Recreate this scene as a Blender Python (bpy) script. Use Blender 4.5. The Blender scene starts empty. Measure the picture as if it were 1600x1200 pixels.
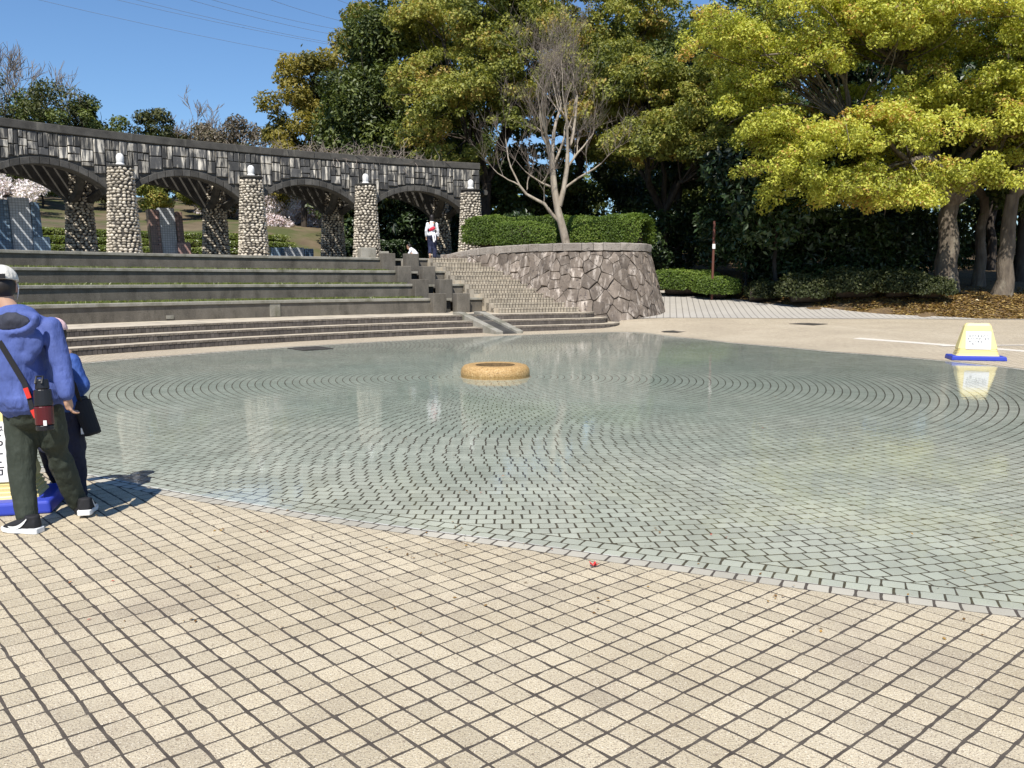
import bpy, bmesh, math, random
import numpy as np
from mathutils import Vector, Matrix
R_ = math.radians
sc = bpy.context.scene
col = sc.collection
rng = np.random.default_rng(7)
random.seed(7)

# ------------------------------------------------------------------ camera
CAM_H, F_PX, HORIZON = 1.6, 1340.0, 438.0
PITCH = math.atan((600 - HORIZON) / F_PX)
cam = bpy.data.cameras.new('camera'); camo = bpy.data.objects.new('camera', cam); col.objects.link(camo)
camo.location = (0, 0, CAM_H); camo.rotation_euler = (math.pi/2 - PITCH, 0, 0)
cam.sensor_width = 36; cam.lens = 36*F_PX/1600; cam.clip_start = .05; cam.clip_end = 2000
sc.camera = camo
# ------------------------------------------------------------------ sky and sun
SUN_EL, SUN_AZ = R_(54), R_(192)          # azimuth clockwise from +Y
w = bpy.data.worlds.new('World'); sc.world = w; w.use_nodes = True
nt = w.node_tree; bg = nt.nodes['Background']
sky = nt.nodes.new('ShaderNodeTexSky'); sky.sky_type = 'NISHITA'; sky.sun_disc = False
sky.sun_elevation = SUN_EL; sky.sun_rotation = SUN_AZ
sky.air_density = 1.15; sky.dust_density = .1; sky.ozone_density = 10.0; sky.altitude = 100
nt.links.new(sky.outputs[0], bg.inputs[0]); bg.inputs[1].default_value = .105
sl = bpy.data.lights.new('sun', 'SUN'); sl.energy = 5.0; sl.angle = R_(.5); sl.color = (1, .95, .87)
so = bpy.data.objects.new('sun', sl); col.objects.link(so)
sdir = Vector((math.sin(SUN_AZ)*math.cos(SUN_EL), math.cos(SUN_AZ)*math.cos(SUN_EL), math.sin(SUN_EL)))
so.rotation_euler = sdir.to_track_quat('Z', 'Y').to_euler(); so.location = (-5, -20, 30)
vs = sc.view_settings; vs.view_transform = 'Standard'; vs.look = 'None'; vs.exposure = .38; vs.gamma = 1
vs.use_curve_mapping = False
sc.cycles.max_bounces = 8; sc.cycles.transparent_max_bounces = 16
sc.cycles.caustics_reflective = False; sc.cycles.caustics_refractive = False

# ------------------------------------------------------------------ pixel helpers (photo pixels -> rays)
def ray(px, py):
    x = (px-800)/F_PX; y = -(py-600)/F_PX; c, s = math.cos(PITCH), math.sin(PITCH)
    return np.array([x, c+s*y, -s+c*y])
def U(px, py, z=0.):
    d = ray(px, py); return np.array([0, 0, CAM_H]) + d*(z-CAM_H)/d[2]
def D(px, py, Y):
    d = ray(px, py); return np.array([0, 0, CAM_H]) + d*Y/d[1]
CX, CY = 13.2, 3.5                          # common centre of the curved steps, benches and arcade
def pol(a, R, z=0.):
    a = math.radians(a); return (CX+R*math.sin(a), CY+R*math.cos(a), z)
def sstep(a, b, x):
    t = np.clip((x-a)/(b-a), 0, 1); return t*t*(3-2*t)

# ------------------------------------------------------------------ materials
MATS = {}
def nodes(name):
    m = bpy.data.materials.new(name); m.use_nodes = True; MATS[name] = m
    t = m.node_tree; return m, t, t.nodes['Principled BSDF']
def N(t, kind, **kw):
    n = t.nodes.new(kind)
    for k, v in kw.items():
        if k in n.bl_rna.properties.keys(): setattr(n, k, v)
        else: n.inputs[k].default_value = v
    return n
def rgba(c): return (*c, 1)
def ramp(t, fac, stops):
    r = t.nodes.new('ShaderNodeValToRGB'); e = r.color_ramp.elements
    while len(e) < len(stops): e.new(.5)
    for i, (p, c) in enumerate(stops): e[i].position = p; e[i].color = rgba(c)
    t.links.new(fac, r.inputs[0]); return r.outputs[0]
def pos(t, scale=(1, 1, 1), local=False):
    if local: o = t.nodes.new('ShaderNodeTexCoord').outputs['Object']
    else: o = t.nodes.new('ShaderNodeNewGeometry').outputs['Position']
    mp = t.nodes.new('ShaderNodeMapping'); mp.inputs['Scale'].default_value = scale
    t.links.new(o, mp.inputs[0]); return mp.outputs[0]
def noise(t, vec, scale, detail=5, rough=.55):
    n = N(t, 'ShaderNodeTexNoise', Scale=scale, Detail=detail, Roughness=rough); t.links.new(vec, n.inputs['Vector']); return n.outputs[0]
def math_(t, op, a, b=None):
    n = t.nodes.new('ShaderNodeMath'); n.operation = op
    for i, v in enumerate((a, b)):
        if v is None: continue
        if isinstance(v, (int, float)): n.inputs[i].default_value = v
        else: t.links.new(v, n.inputs[i])
    return n.outputs[0]
def mix(t, fac, a, b, mode='MIX'):
    n = t.nodes.new('ShaderNodeMix'); n.data_type = 'RGBA'; n.blend_type = mode
    for i, v in ((0, fac), (6, a), (7, b)):
        if isinstance(v, (int, float)): n.inputs[i].default_value = v
        elif isinstance(v, tuple): n.inputs[i].default_value = rgba(v)
        else: t.links.new(v, n.inputs[i])
    return n.outputs[2]
def rnd01(t):
    a = t.nodes.new('ShaderNodeObjectInfo').outputs['Random']; b = t.nodes.new('ShaderNodeNewGeometry').outputs['Random Per Island']
    return math_(t, 'FRACT', math_(t, 'ADD', math_(t, 'MULTIPLY', a, 7.31), b))
def M(name, stops, scale=4, detail=5, rough=.85, bump=0., bscale=None, rnd=0., spec=.3, st=(1, 1, 1), speck=None, stain=None, local=False, rnd_stops=None, bdist=.02):
    m, t, p = nodes(name)
    v = pos(t, st, local)
    c = ramp(t, noise(t, v, scale, detail), stops)
    if rnd_stops: c = mix(t, .75, c, ramp(t, rnd01(t), rnd_stops))
    if stain:                                   # (colour, scale, low, high, stretch): weathering with its own shape
        s = ramp(t, noise(t, pos(t, stain[4], local), stain[1], 6, .6), [(stain[2], (0, 0, 0)), (stain[3], (1, 1, 1))])
        c = mix(t, s, c, stain[0])
    if speck:
        for (sc_, ss, lo, hi) in speck:
            s = ramp(t, noise(t, pos(t, (1, 1, 1), local), ss, 2), [(lo, (0, 0, 0)), (hi, (1, 1, 1))])
            c = mix(t, s, c, sc_)
    if rnd:
        h = t.nodes.new('ShaderNodeHueSaturation'); t.links.new(c, h.inputs['Color'])
        val = math_(t, 'ADD', math_(t, 'MULTIPLY', rnd01(t), 2*rnd), 1-rnd); t.links.new(val, h.inputs['Value']); c = h.outputs[0]
    t.links.new(c, p.inputs['Base Color'])
    p.inputs['Roughness'].default_value = rough; p.inputs['Specular IOR Level'].default_value = spec
    if bump:
        b = N(t, 'ShaderNodeBump', Strength=bump, Distance=bdist); t.links.new(noise(t, v, bscale or scale*4, 4), b.inputs['Height'])
        t.links.new(b.outputs[0], p.inputs['Normal'])
    return m
def P(name, c, rough=.6, spec=.4, metal=0.):
    m, t, p = nodes(name); p.inputs['Base Color'].default_value = rgba(c); p.inputs['Roughness'].default_value = rough
    p.inputs['Specular IOR Level'].default_value = spec; p.inputs['Metallic'].default_value = metal; return m
def leafmat(name, stops, trans=.4, gloss=.08, grough=.35):
    m = bpy.data.materials.new(name); m.use_nodes = True; t = m.node_tree; MATS[name] = m
    for n in list(t.nodes): t.nodes.remove(n)
    at = t.nodes.new('ShaderNodeAttribute'); at.attribute_name = 'v'
    c = ramp(t, at.outputs['Fac'], stops)
    d = t.nodes.new('ShaderNodeBsdfDiffuse'); tr = t.nodes.new('ShaderNodeBsdfTranslucent'); g = N(t, 'ShaderNodeBsdfGlossy', Roughness=grough)
    t.links.new(c, d.inputs[0])
    t.links.new(mix(t, 1., c, (1.1, 1.12, .6), 'MULTIPLY'), tr.inputs[0])
    m1 = N(t, 'ShaderNodeMixShader', Fac=trans); t.links.new(d.outputs[0], m1.inputs[1]); t.links.new(tr.outputs[0], m1.inputs[2])
    m2 = N(t, 'ShaderNodeMixShader', Fac=gloss); t.links.new(m1.outputs[0], m2.inputs[1]); t.links.new(g.outputs[0], m2.inputs[2])
    o = t.nodes.new('ShaderNodeOutputMaterial'); t.links.new(m2.outputs[0], o.inputs[0]); return m

GR = (.115, .10, .085)
M('sett_tan', [(.25, (.41, .34, .225)), (.5, (.50, .425, .295)), (.75, (.56, .485, .35))], 1.1, 6, rough=.85, bump=.9, bscale=110, bdist=.006, rnd=.10,
  speck=[((.15, .12, .09), 170, .575, .64), ((.70, .63, .50), 130, .59, .68), ((.27, .21, .15), 60, .60, .72)], stain=((.29, .235, .175), .9, .52, .84, (1, 1, 1)))
M('sett_rim', [(.3, (.36, .335, .27)), (.7, (.47, .435, .355))], 1.3, 6, rough=.7, bump=.4, bscale=150, bdist=.003, rnd=.10, speck=[((.2, .17, .14), 230, .62, .7)])
M('joint', [(.3, (.058, .047, .038)), (.7, (.105, .088, .070))], 9, 5, rough=.95, bump=.5, bscale=60)
M('cream', [(.3, (.45, .37, .27)), (.7, (.60, .51, .39))], 1.2, 7, rough=.85, bump=.3, bscale=60, bdist=.006, stain=((.34, .29, .23), .9, .5, .75, (1, 1, 1)))
M('tread', [(.3, (.42, .36, .27)), (.7, (.56, .49, .38))], 2, 7, rough=.85, bump=.3, bscale=50, bdist=.006, stain=((.25, .22, .18), 1.7, .5, .72, (1, 1, 1)))
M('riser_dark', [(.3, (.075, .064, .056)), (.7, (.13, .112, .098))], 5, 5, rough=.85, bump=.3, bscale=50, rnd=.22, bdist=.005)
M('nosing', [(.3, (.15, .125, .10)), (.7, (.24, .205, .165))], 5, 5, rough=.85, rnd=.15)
M('riser_pale', [(.3, (.30, .26, .20)), (.7, (.43, .375, .29))], 5, 5, rough=.85, rnd=.18)
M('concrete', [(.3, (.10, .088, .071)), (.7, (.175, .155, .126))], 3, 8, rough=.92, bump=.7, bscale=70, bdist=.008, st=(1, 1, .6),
  speck=[((.26, .24, .20), 60, .62, .72), ((.03, .028, .022), 45, .62, .72)], stain=((.055, .048, .038), 1.3, .5, .75, (1.6, 1.6, .45)))
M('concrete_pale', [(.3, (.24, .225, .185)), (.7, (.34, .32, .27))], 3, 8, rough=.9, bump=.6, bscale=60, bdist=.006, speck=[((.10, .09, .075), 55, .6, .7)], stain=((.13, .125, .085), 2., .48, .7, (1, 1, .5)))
M('concrete_dark', [(.3, (.05, .047, .042)), (.7, (.10, .094, .083))], 2.5, 8, rough=.93, bump=.6, bscale=40, bdist=.01, stain=((.17, .16, .135), 2.4, .58, .74, (1.5, 1.5, .35)))
M('slab_dark', [(.3, (.035, .033, .03)), (.7, (.085, .08, .07))], 3, 7, rough=.9, bump=.4, bscale=40)
M('wallstone', [(.3, (.05, .05, .05)), (.7, (.10, .098, .095))], 3, 6, rough=.85, bump=.5, bscale=30, bdist=.015, rnd=.45, st=(1, 1, .35),
  stain=((.60, .55, .46), 5., .49, .63, (1.5, 1.5, .22)))
M('voussoir', [(.3, (.05, .048, .044)), (.7, (.10, .094, .084))], 4, 6, rough=.9, bump=.5, bscale=40, rnd=.3)
M('cobble', [(.3, (.36, .315, .245)), (.7, (.54, .48, .385))], 6, 5, rough=.75, bump=.3, bscale=50, rnd=.30, rnd_stops=[(0, (.20, .175, .14)), (.25, (.44, .39, .31)), (.6, (.55, .49, .39)), (.85, (.40, .36, .30)), (1, (.60, .55, .45))])
M('mortar', [(.3, (.045, .04, .034)), (.7, (.085, .076, .064))], 12, 5, rough=.95, bump=.5, bscale=60)
M('rubble', [(.3, (.115, .092, .073)), (.7, (.215, .177, .143))], 3, 7, rough=.85, bump=.8, bscale=22, bdist=.03, rnd=.28, st=(1, 1, .45),
  stain=((.47, .41, .35), 4.5, .52, .70, (1.4, 1.4, .25)), speck=[((.08, .065, .058), 9, .58, .72)])
M('capstone', [(.3, (.23, .20, .17)), (.7, (.36, .32, .275))], 3, 7, rough=.85, bump=.7, bscale=25, bdist=.02, rnd=.18, speck=[((.13, .11, .095), 12, .58, .7)])
M('gold_pebble', [(.25, (.30, .17, .055)), (.5, (.47, .29, .11)), (.75, (.62, .44, .22))], 38, 3, rough=.5, bump=1., bscale=45, bdist=.015, spec=.4, speck=[((.14, .075, .03), 50, .6, .68)])
M('pebble_shade', [(.3, (.09, .058, .026)), (.7, (.16, .105, .05))], 30, 3, rough=.9)  # basin pebble coloured dark, standing in for the shade inside the ring's hole
M('litter_ground', [(.3, (.075, .05, .03)), (.7, (.17, .115, .06))], 2.5, 8, rough=.95, bump=.8, bscale=12, speck=[((.30, .20, .08), 14, .55, .68)])
M('grass_ground', [(.3, (.085, .085, .03)), (.7, (.16, .14, .06))], 1.5, 8, rough=.95, bump=.6, bscale=20)
M('dry_slope', [(.3, (.10, .075, .045)), (.7, (.18, .14, .085))], .6, 8, rough=.95, bump=.7, bscale=14, stain=((.075, .085, .028), .35, .46, .6, (1, 1, 1)))
M('terrace_floor', [(.3, (.30, .27, .22)), (.7, (.42, .38, .31))], 1.5, 6, rough=.9)
M('bark', [(.3, (.085, .068, .052)), (.7, (.20, .165, .125))], 5, 7, rough=.95, bump=1., bscale=14, bdist=.05, st=(1, 1, .25), stain=((.27, .245, .19), 1.6, .55, .7, (1, 1, .5)))
M('bark_pale', [(.3, (.24, .195, .145)), (.7, (.44, .38, .30))], 5, 7, rough=.9, bump=.7, bscale=18, bdist=.03, st=(1, 1, .3), stain=((.15, .12, .09), 3, .55, .7, (1, 1, .4)))
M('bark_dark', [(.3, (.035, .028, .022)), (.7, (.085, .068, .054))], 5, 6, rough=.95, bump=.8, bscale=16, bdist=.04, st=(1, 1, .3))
M('twig', [(.3, (.16, .13, .105)), (.7, (.27, .225, .185))], 3, 4, rough=.9)
M('wood_slat', [(.3, (.07, .062, .052)), (.7, (.13, .115, .095))], 3, 6, rough=.9, st=(1, 1, 1))
leafmat('leaf_camphor', [(0, (.20, .14, .035)), (.12, (.25, .27, .045)), (.4, (.46, .48, .075)), (.7, (.62, .62, .11)), (.93, (.70, .67, .16)), (1, (.54, .33, .09))], .40, .02, .5)
leafmat('leaf_olive', [(0, (.08, .10, .025)), (.3, (.20, .22, .045)), (.6, (.33, .335, .075)), (.9, (.45, .43, .105)), (1, (.44, .31, .09))], .38, .02, .5)
leafmat('leaf_gold', [(0, (.10, .10, .025)), (.35, (.21, .185, .04)), (.7, (.33, .28, .06)), (1, (.44, .34, .09))], .4, .02, .5)
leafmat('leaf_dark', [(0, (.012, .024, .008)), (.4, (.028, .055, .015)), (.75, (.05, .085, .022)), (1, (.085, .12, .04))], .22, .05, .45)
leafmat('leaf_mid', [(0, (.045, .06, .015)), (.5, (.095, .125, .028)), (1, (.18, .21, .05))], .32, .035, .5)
leafmat('leaf_hedge', [(0, (.045, .075, .012)), (.5, (.11, .17, .025)), (.85, (.20, .28, .045)), (1, (.27, .33, .07))], .38, .02, .5)
leafmat('leaf_bush', [(0, (.03, .035, .014)), (.5, (.06, .075, .024)), (1, (.13, .13, .05))], .3, .02, .5)
leafmat('leaf_grass', [(0, (.08, .11, .02)), (.5, (.16, .21, .035)), (1, (.28, .30, .08))], .4, .04)
leafmat('leaf_litter', [(0, (.10, .06, .03)), (.4, (.25, .155, .06)), (.75, (.42, .29, .10)), (1, (.52, .40, .16))], .15, .03)
leafmat('blossom', [(0, (.62, .50, .53)), (.5, (.78, .69, .72)), (1, (.88, .83, .85))], .25, .02)
leafmat('leaf_brown', [(0, (.12, .095, .07)), (.5, (.20, .165, .12)), (1, (.24, .22, .13))], .3, .03)

# far paving: the same 45 degree sett grid where single setts are too small to build
GA = R_(48.3)
DU, DV = (math.sin(GA), math.cos(GA)), (math.sin(GA-math.pi/2), math.cos(GA-math.pi/2))
PU, PV = .1115, .1246
def grid_mat(name, base, joint, du, dv, pu, pv, jw):
    m, t, p = nodes(name); g = t.nodes.new('ShaderNodeNewGeometry').outputs['Position']
    js = []
    for d, q in ((du, pu), (dv, pv)):
        n = t.nodes.new('ShaderNodeVectorMath'); n.operation = 'DOT_PRODUCT'; t.links.new(g, n.inputs[0]); n.inputs[1].default_value = (d[0]/q, d[1]/q, 0)
        js.append(math_(t, 'LESS_THAN', math_(t, 'FRACT', math_(t, 'ADD', n.outputs['Value'], .5+jw/q/2)), jw/q))
    j = math_(t, 'MAXIMUM', js[0], js[1])
    v = pos(t); c = ramp(t, noise(t, v, .55, 8), base)
    c = mix(t, .5, c, ramp(t, noise(t, v, 9., 4), base))
    c = mix(t, j, c, joint); t.links.new(c, p.inputs['Base Color']); p.inputs['Roughness'].default_value = .88
    p.inputs['Specular IOR Level'].default_value = .3
grid_mat('plaza_far', [(.25, (.33, .275, .20)), (.5, (.47, .395, .285)), (.7, (.58, .50, .375))], (.15, .125, .095), DU, DV, PU, PV, .014)
grid_mat('path_setts', [(.3, (.34, .315, .28)), (.7, (.46, .43, .38))], (.19, .175, .155), (1, -.18), (0, -.001), .24, 1., .032)
# pool setts: granite with the water's green depth tint painted in, stronger away from the rim
m, t, p = nodes('sett_pool')
v = pos(t); c = ramp(t, noise(t, v, 1.2, 6), [(.3, (.40, .395, .35)), (.7, (.54, .53, .475))])
ln = t.nodes.new('ShaderNodeVectorMath'); ln.operation = 'DISTANCE'; t.links.new(t.nodes.new('ShaderNodeNewGeometry').outputs['Position'], ln.inputs[0]); ln.inputs[1].default_value = (-.29, 15.5, -.1)
depth_tint = math_(t, 'ADD', ramp(t, math_(t, 'DIVIDE', ln.outputs['Value'], 12.), [(.1, (1, 1, 1)), (.85, (0, 0, 0))]), math_(t, 'MULTIPLY', math_(t, 'SUBTRACT', noise(t, v, .5, 5), .5), 1.2))
c = mix(t, math_(t, 'MINIMUM', math_(t, 'MAXIMUM', math_(t, 'MULTIPLY', depth_tint, .8), 0.), .85), c, (.27, .335, .30))
s = ramp(t, noise(t, v, 200, 2), [(.62, (0, 0, 0)), (.72, (1, 1, 1))]); c = mix(t, s, c, (.22, .2, .16))
h = t.nodes.new('ShaderNodeHueSaturation'); t.links.new(c, h.inputs['Color']); t.links.new(math_(t, 'ADD', math_(t, 'MULTIPLY', rnd01(t), .22), .89), h.inputs['Value'])
t.links.new(h.outputs[0], p.inputs['Base Color']); p.inputs['Roughness'].default_value = .8
# water film
m = bpy.data.materials.new('water'); m.use_nodes = True; MATS['water'] = m; t = m.node_tree
for n in list(t.nodes): t.nodes.remove(n)
v = pos(t, (1, 1, 1)); b = N(t, 'ShaderNodeBump', Strength=.06, Distance=.02); t.links.new(noise(t, v, 5., 4, .5), b.inputs['Height'])
b2 = N(t, 'ShaderNodeBump', Strength=.035, Distance=.01); t.links.new(noise(t, v, 24., 3), b2.inputs['Height']); t.links.new(b.outputs[0], b2.inputs['Normal'])
fr = N(t, 'ShaderNodeFresnel', IOR=1.33); t.links.new(b2.outputs[0], fr.inputs['Normal'])
tr = t.nodes.new('ShaderNodeBsdfTransparent'); tr.inputs[0].default_value = (.945, .985, .975, 1)
g = N(t, 'ShaderNodeBsdfGlossy', Roughness=.015); t.links.new(b2.outputs[0], g.inputs['Normal'])
ms = t.nodes.new('ShaderNodeMixShader'); o = t.nodes.new('ShaderNodeOutputMaterial')
t.links.new(fr.outputs[0], ms.inputs[0]); t.links.new(tr.outputs[0], ms.inputs[1]); t.links.new(g.outputs[0], ms.inputs[2]); t.links.new(ms.outputs[0], o.inputs[0])

# ------------------------------------------------------------------ object helpers
def tag(o, label=None, cat=None, group=None, kind=None):
    for k, v in (('label', label), ('category', cat), ('group', group), ('kind', kind)):
        if v: o[k] = v
    return o
def link(name, data, parent=None):
    o = bpy.data.objects.new(name, data); col.objects.link(o)
    if parent:
        o.parent = parent; o.matrix_parent_inverse = parent_world(parent).inverted()
    return o
def parent_world(p): return WORLD.get(p.name, Matrix.Identity(4))
WORLD = {}
def empty(name, loc, label=None, cat=None, group=None, rz=0, parent=None, kind=None):
    o = bpy.data.objects.new(name, None); col.objects.link(o); o.location = loc; o.rotation_euler = (0, 0, rz); o.empty_display_size = .2
    WORLD[o.name] = Matrix.Translation(Vector(loc)) @ Matrix.Rotation(rz, 4, 'Z')
    if parent: o.parent = parent; o.matrix_parent_inverse = WORLD.get(parent.name, parent.matrix_basis).inverted()
    return tag(o, label, cat, group, kind)
def mesh_np(name, V, F, mat, smooth=False, attr=None):
    """V (n,3), F list of arrays of equal-size faces or one array"""
    me = bpy.data.meshes.new(name); V = np.asarray(V, np.float32)
    Fs = F if isinstance(F, list) else [F]
    Fs = [np.asarray(f, np.int32) for f in Fs if len(f)]
    me.vertices.add(len(V)); me.vertices.foreach_set('co', V.ravel())
    tot = np.concatenate([np.full(len(f), f.shape[1], np.int32) for f in Fs]); idx = np.concatenate([f.ravel() for f in Fs])
    me.loops.add(len(idx)); me.loops.foreach_set('vertex_index', idx)
    me.polygons.add(len(tot)); st = np.concatenate([[0], np.cumsum(tot)[:-1]]).astype(np.int32)
    me.polygons.foreach_set('loop_start', st); me.polygons.foreach_set('loop_total', tot)
    me.polygons.foreach_set('use_smooth', np.full(len(tot), bool(smooth)))
    if attr is not None:
        a = me.attributes.new('v', 'FLOAT', 'POINT'); a.data.foreach_set('value', np.asarray(attr, np.float32))
    me.materials.append(MATS[mat]); me.update(calc_edges=True); return me
class MB:
    def __init__(s): s.v = []; s.f = []
    def add(s, vs, fs):
        n = len(s.v); s.v += [tuple(map(float, q)) for q in vs]; s.f += [tuple(i+n for i in f) for f in fs]; return s
    def prism(s, poly, z0, z1, cap=True):
        """poly ccw list of (x,y); z0,z1 number or list"""
        n = len(poly); a = [(x, y, z0) for x, y in poly]; b = [(x, y, z1) for x, y in poly]
        fs = [(i, (i+1) % n, n+(i+1) % n, n+i) for i in range(n)]
        if cap: fs += [tuple(range(n, 2*n)), tuple(range(n-1, -1, -1))]
        return s.add(a+b, fs)
    def box(s, c, size, rz=0, taper=1.):
        hx, hy, hz = size[0]/2, size[1]/2, size[2]/2; ca, sa = math.cos(rz), math.sin(rz); vs = []
        for z, k in ((-hz, 1), (hz, taper)):
            for x, y in ((-hx, -hy), (hx, -hy), (hx, hy), (-hx, hy)):
                vs.append((c[0]+(x*ca-y*sa)*k, c[1]+(x*sa+y*ca)*k, c[2]+z))
        return s.add(vs, [(0, 1, 5, 4), (1, 2, 6, 5), (2, 3, 7, 6), (3, 0, 4, 7), (4, 5, 6, 7), (3, 2, 1, 0)])
    def tube(s, pts, rad, n=6, close=True):
        pts = [Vector(p) for p in pts]; rings = []; up = Vector((0, 0, 1))
        for i, p in enumerate(pts):
            d = (pts[min(i+1, len(pts)-1)]-pts[max(i-1, 0)]).normalized()
            a = d.cross(up if abs(d.z) < .95 else Vector((1, 0, 0))).normalized(); b = a.cross(d)
            r = rad[i] if hasattr(rad, '__len__') else rad; r = r if hasattr(r, '__len__') else (r, r)
            rings.append([p+a*math.cos(2*math.pi*k/n)*r[0]+b*math.sin(2*math.pi*k/n)*r[1] for k in range(n)])
        fs = [(j*n+k, j*n+(k+1) % n, (j+1)*n+(k+1) % n, (j+1)*n+k) for j in range(len(pts)-1) for k in range(n)]
        if close: fs += [tuple(range(n-1, -1, -1)), tuple((len(pts)-1)*n+k for k in range(n))]
        return s.add([v for r in rings for v in r], fs)
    def lathe(s, prof, c=(0, 0, 0), n=24, caps=True):
        vs = [(c[0]+r*math.cos(2*math.pi*k/n), c[1]+r*math.sin(2*math.pi*k/n), c[2]+z) for r, z in prof for k in range(n)]
        fs = [(j*n+k, j*n+(k+1) % n, (j+1)*n+(k+1) % n, (j+1)*n+k) for j in range(len(prof)-1) for k in range(n)]
        if caps: fs += [tuple(range(n-1, -1, -1)), tuple((len(prof)-1)*n+k for k in range(n))]
        return s.add(vs, fs)
    def ell(s, c, r, n=12, m=8, rot=None):
        vs = []; fs = []
        for j in range(m+1):
            th = math.pi*j/m
            for k in range(n):
                q = Vector((r[0]*math.sin(th)*math.cos(2*math.pi*k/n), r[1]*math.sin(th)*math.sin(2*math.pi*k/n), r[2]*math.cos(th)))
                if rot: q = rot @ q
                vs.append((c[0]+q.x, c[1]+q.y, c[2]+q.z))
        for j in range(m):
            for k in range(n): fs.append((j*n+k, (j+1)*n+k, (j+1)*n+(k+1) % n, j*n+(k+1) % n))
        return s.add(vs, fs)
    def mesh(s, name, mat, smooth=False, clean=False):
        me = bpy.data.meshes.new(name); me.from_pydata(s.v, [], s.f); me.materials.append(MATS[mat])
        bm = bmesh.new(); bm.from_mesh(me)
        if clean: bmesh.ops.remove_doubles(bm, verts=bm.verts, dist=1e-5)
        bmesh.ops.recalc_face_normals(bm, faces=bm.faces); bm.to_mesh(me); bm.free()
        if smooth: me.polygons.foreach_set('use_smooth', np.ones(len(me.polygons), bool))
        me.update(); return me
    def obj(s, name, mat, parent=None, smooth=False, clean=False): return link(name, s.mesh(name, mat, smooth, clean), parent)
def bevel(o, w, seg=2):
    b = o.modifiers.new('bevel', 'BEVEL'); b.width = w; b.segments = seg; b.limit_method = 'ANGLE'; b.angle_limit = R_(35); return o

# ------------------------------------------------------------------ pool outline (star-shaped round the fountain)
PC = np.array([-.29, 14.8])
arc_back = [pol(a, 25.33)[:2] for a in np.linspace(-58.5, -21.5, 9)]
outl = [(-3.46, 6.82), (-2.73, 6.36), (-1.8, 5.87), (-.76, 5.35), (0, 5.04), (1.02, 4.56), (1.87, 4.17), (2.44, 3.93), (4.2, 3.5), (6.6, 4.5), (8.5, 7.5), (9.5, 11.5), (9.34, 15.57),
        (8.79, 17.07), (7.26, 19.4), (5.76, 22.), (4.55, 24.8)] + arc_back[::-1] + [(-9.5, 14.2), (-8.6, 11.2), (-6.7, 9.0), (-5.0, 7.75)]
ang_ = np.array([math.atan2(y-PC[1], x-PC[0]) for x, y in outl]); rad_ = np.array([math.hypot(x-PC[0], y-PC[1]) for x, y in outl])
o_ = np.argsort(ang_); ang_, rad_ = ang_[o_], rad_[o_]
NA = 720; TH = np.linspace(-math.pi, math.pi, NA, endpoint=False)
R0 = np.interp(TH, np.concatenate([ang_-2*math.pi, ang_, ang_+2*math.pi]), np.tile(rad_, 3))
kern = np.hanning(19); kern /= kern.sum(); R0 = np.convolve(np.concatenate([R0[-20:], R0, R0[:20]]), kern, 'same')[20:-20]
OUT = np.stack([PC[0]+R0*np.cos(TH), PC[1]+R0*np.sin(TH)], 1)
def r0(x, y): return np.interp(np.arctan2(y-PC[1], x-PC[0]), np.concatenate([TH, [math.pi]]), np.concatenate([R0, R0[:1]]))
def plaza_z(x, y):
    x = np.asarray(x, float); y = np.asarray(y, float); d = np.hypot(x-PC[0], y-PC[1])-r0(x, y)
    return sstep(1.2, 5.2, x)*.0215*np.maximum(0, y-17.5)*sstep(0, 4.5, d)
WATER_Z = -.0056
# ------------------------------------------------------------------ ground sheet
def ground_z(x, y):
    x = np.asarray(x, float); y = np.asarray(y, float)
    R = np.hypot(x-CX, y-CY); a = np.degrees(np.arctan2(x-CX, y-CY))
    woods = .16+.085*np.clip(y-30, 0, 32)
    edge = np.interp(x, [2, 7.1, 9.3, 12, 15.7, 25, 60], [52, 41.4, 37.6, 32.9, 30.3, 29.2, 27])
    woods = woods + .55*sstep(0, 3.5, y-edge)
    woods = np.where(y < 29.8, -.35 + .55*sstep(17, 21, x)*sstep(12, 20, x)*0, woods)
    plat = 2.38 + .42*np.clip((R-48.5)/1.35, 0, 4.2) + .17*np.clip(R-54, 0, 21)
    wl = 1-sstep(-26, -21, a)
    z = np.where(R > 34.2, wl*plat+(1-wl)*woods, np.where((y > 29.8) & (a > -21), woods, -.35))
    return z + np.where(R > 50, .25*np.sin(x*.31)*np.sin(y*.27), 0)
xs = np.concatenate([np.linspace(-600, -110, 15), np.arange(-100, 90, 1.1), np.linspace(95, 600, 15)])
ys = np.concatenate([np.linspace(-300, -25, 10), np.arange(-20, 120, 1.1), np.linspace(125, 900, 20)])
gx, gy = np.meshgrid(xs, ys); gz = ground_z(gx, gy); nx, ny = len(xs), len(ys)
I = np.arange(nx*ny).reshape(ny, nx)
Q = np.stack([I[:-1, :-1], I[:-1, 1:], I[1:, 1:], I[1:, :-1]], -1).reshape(-1, 4)
gme = mesh_np('ground', np.stack([gx, gy, gz], -1).reshape(-1, 3), Q, 'litter_ground', True)
gme.materials.append(MATS['dry_slope'])
cxm, cym = gx[:-1, :-1].ravel(), gy[:-1, :-1].ravel()
lft = (np.degrees(np.arctan2(cxm-CX, cym-CY)) < -24)
gme.polygons.foreach_set('material_index', lft.astype(np.int32))
tag(link('ground', gme), kind='structure')

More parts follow.
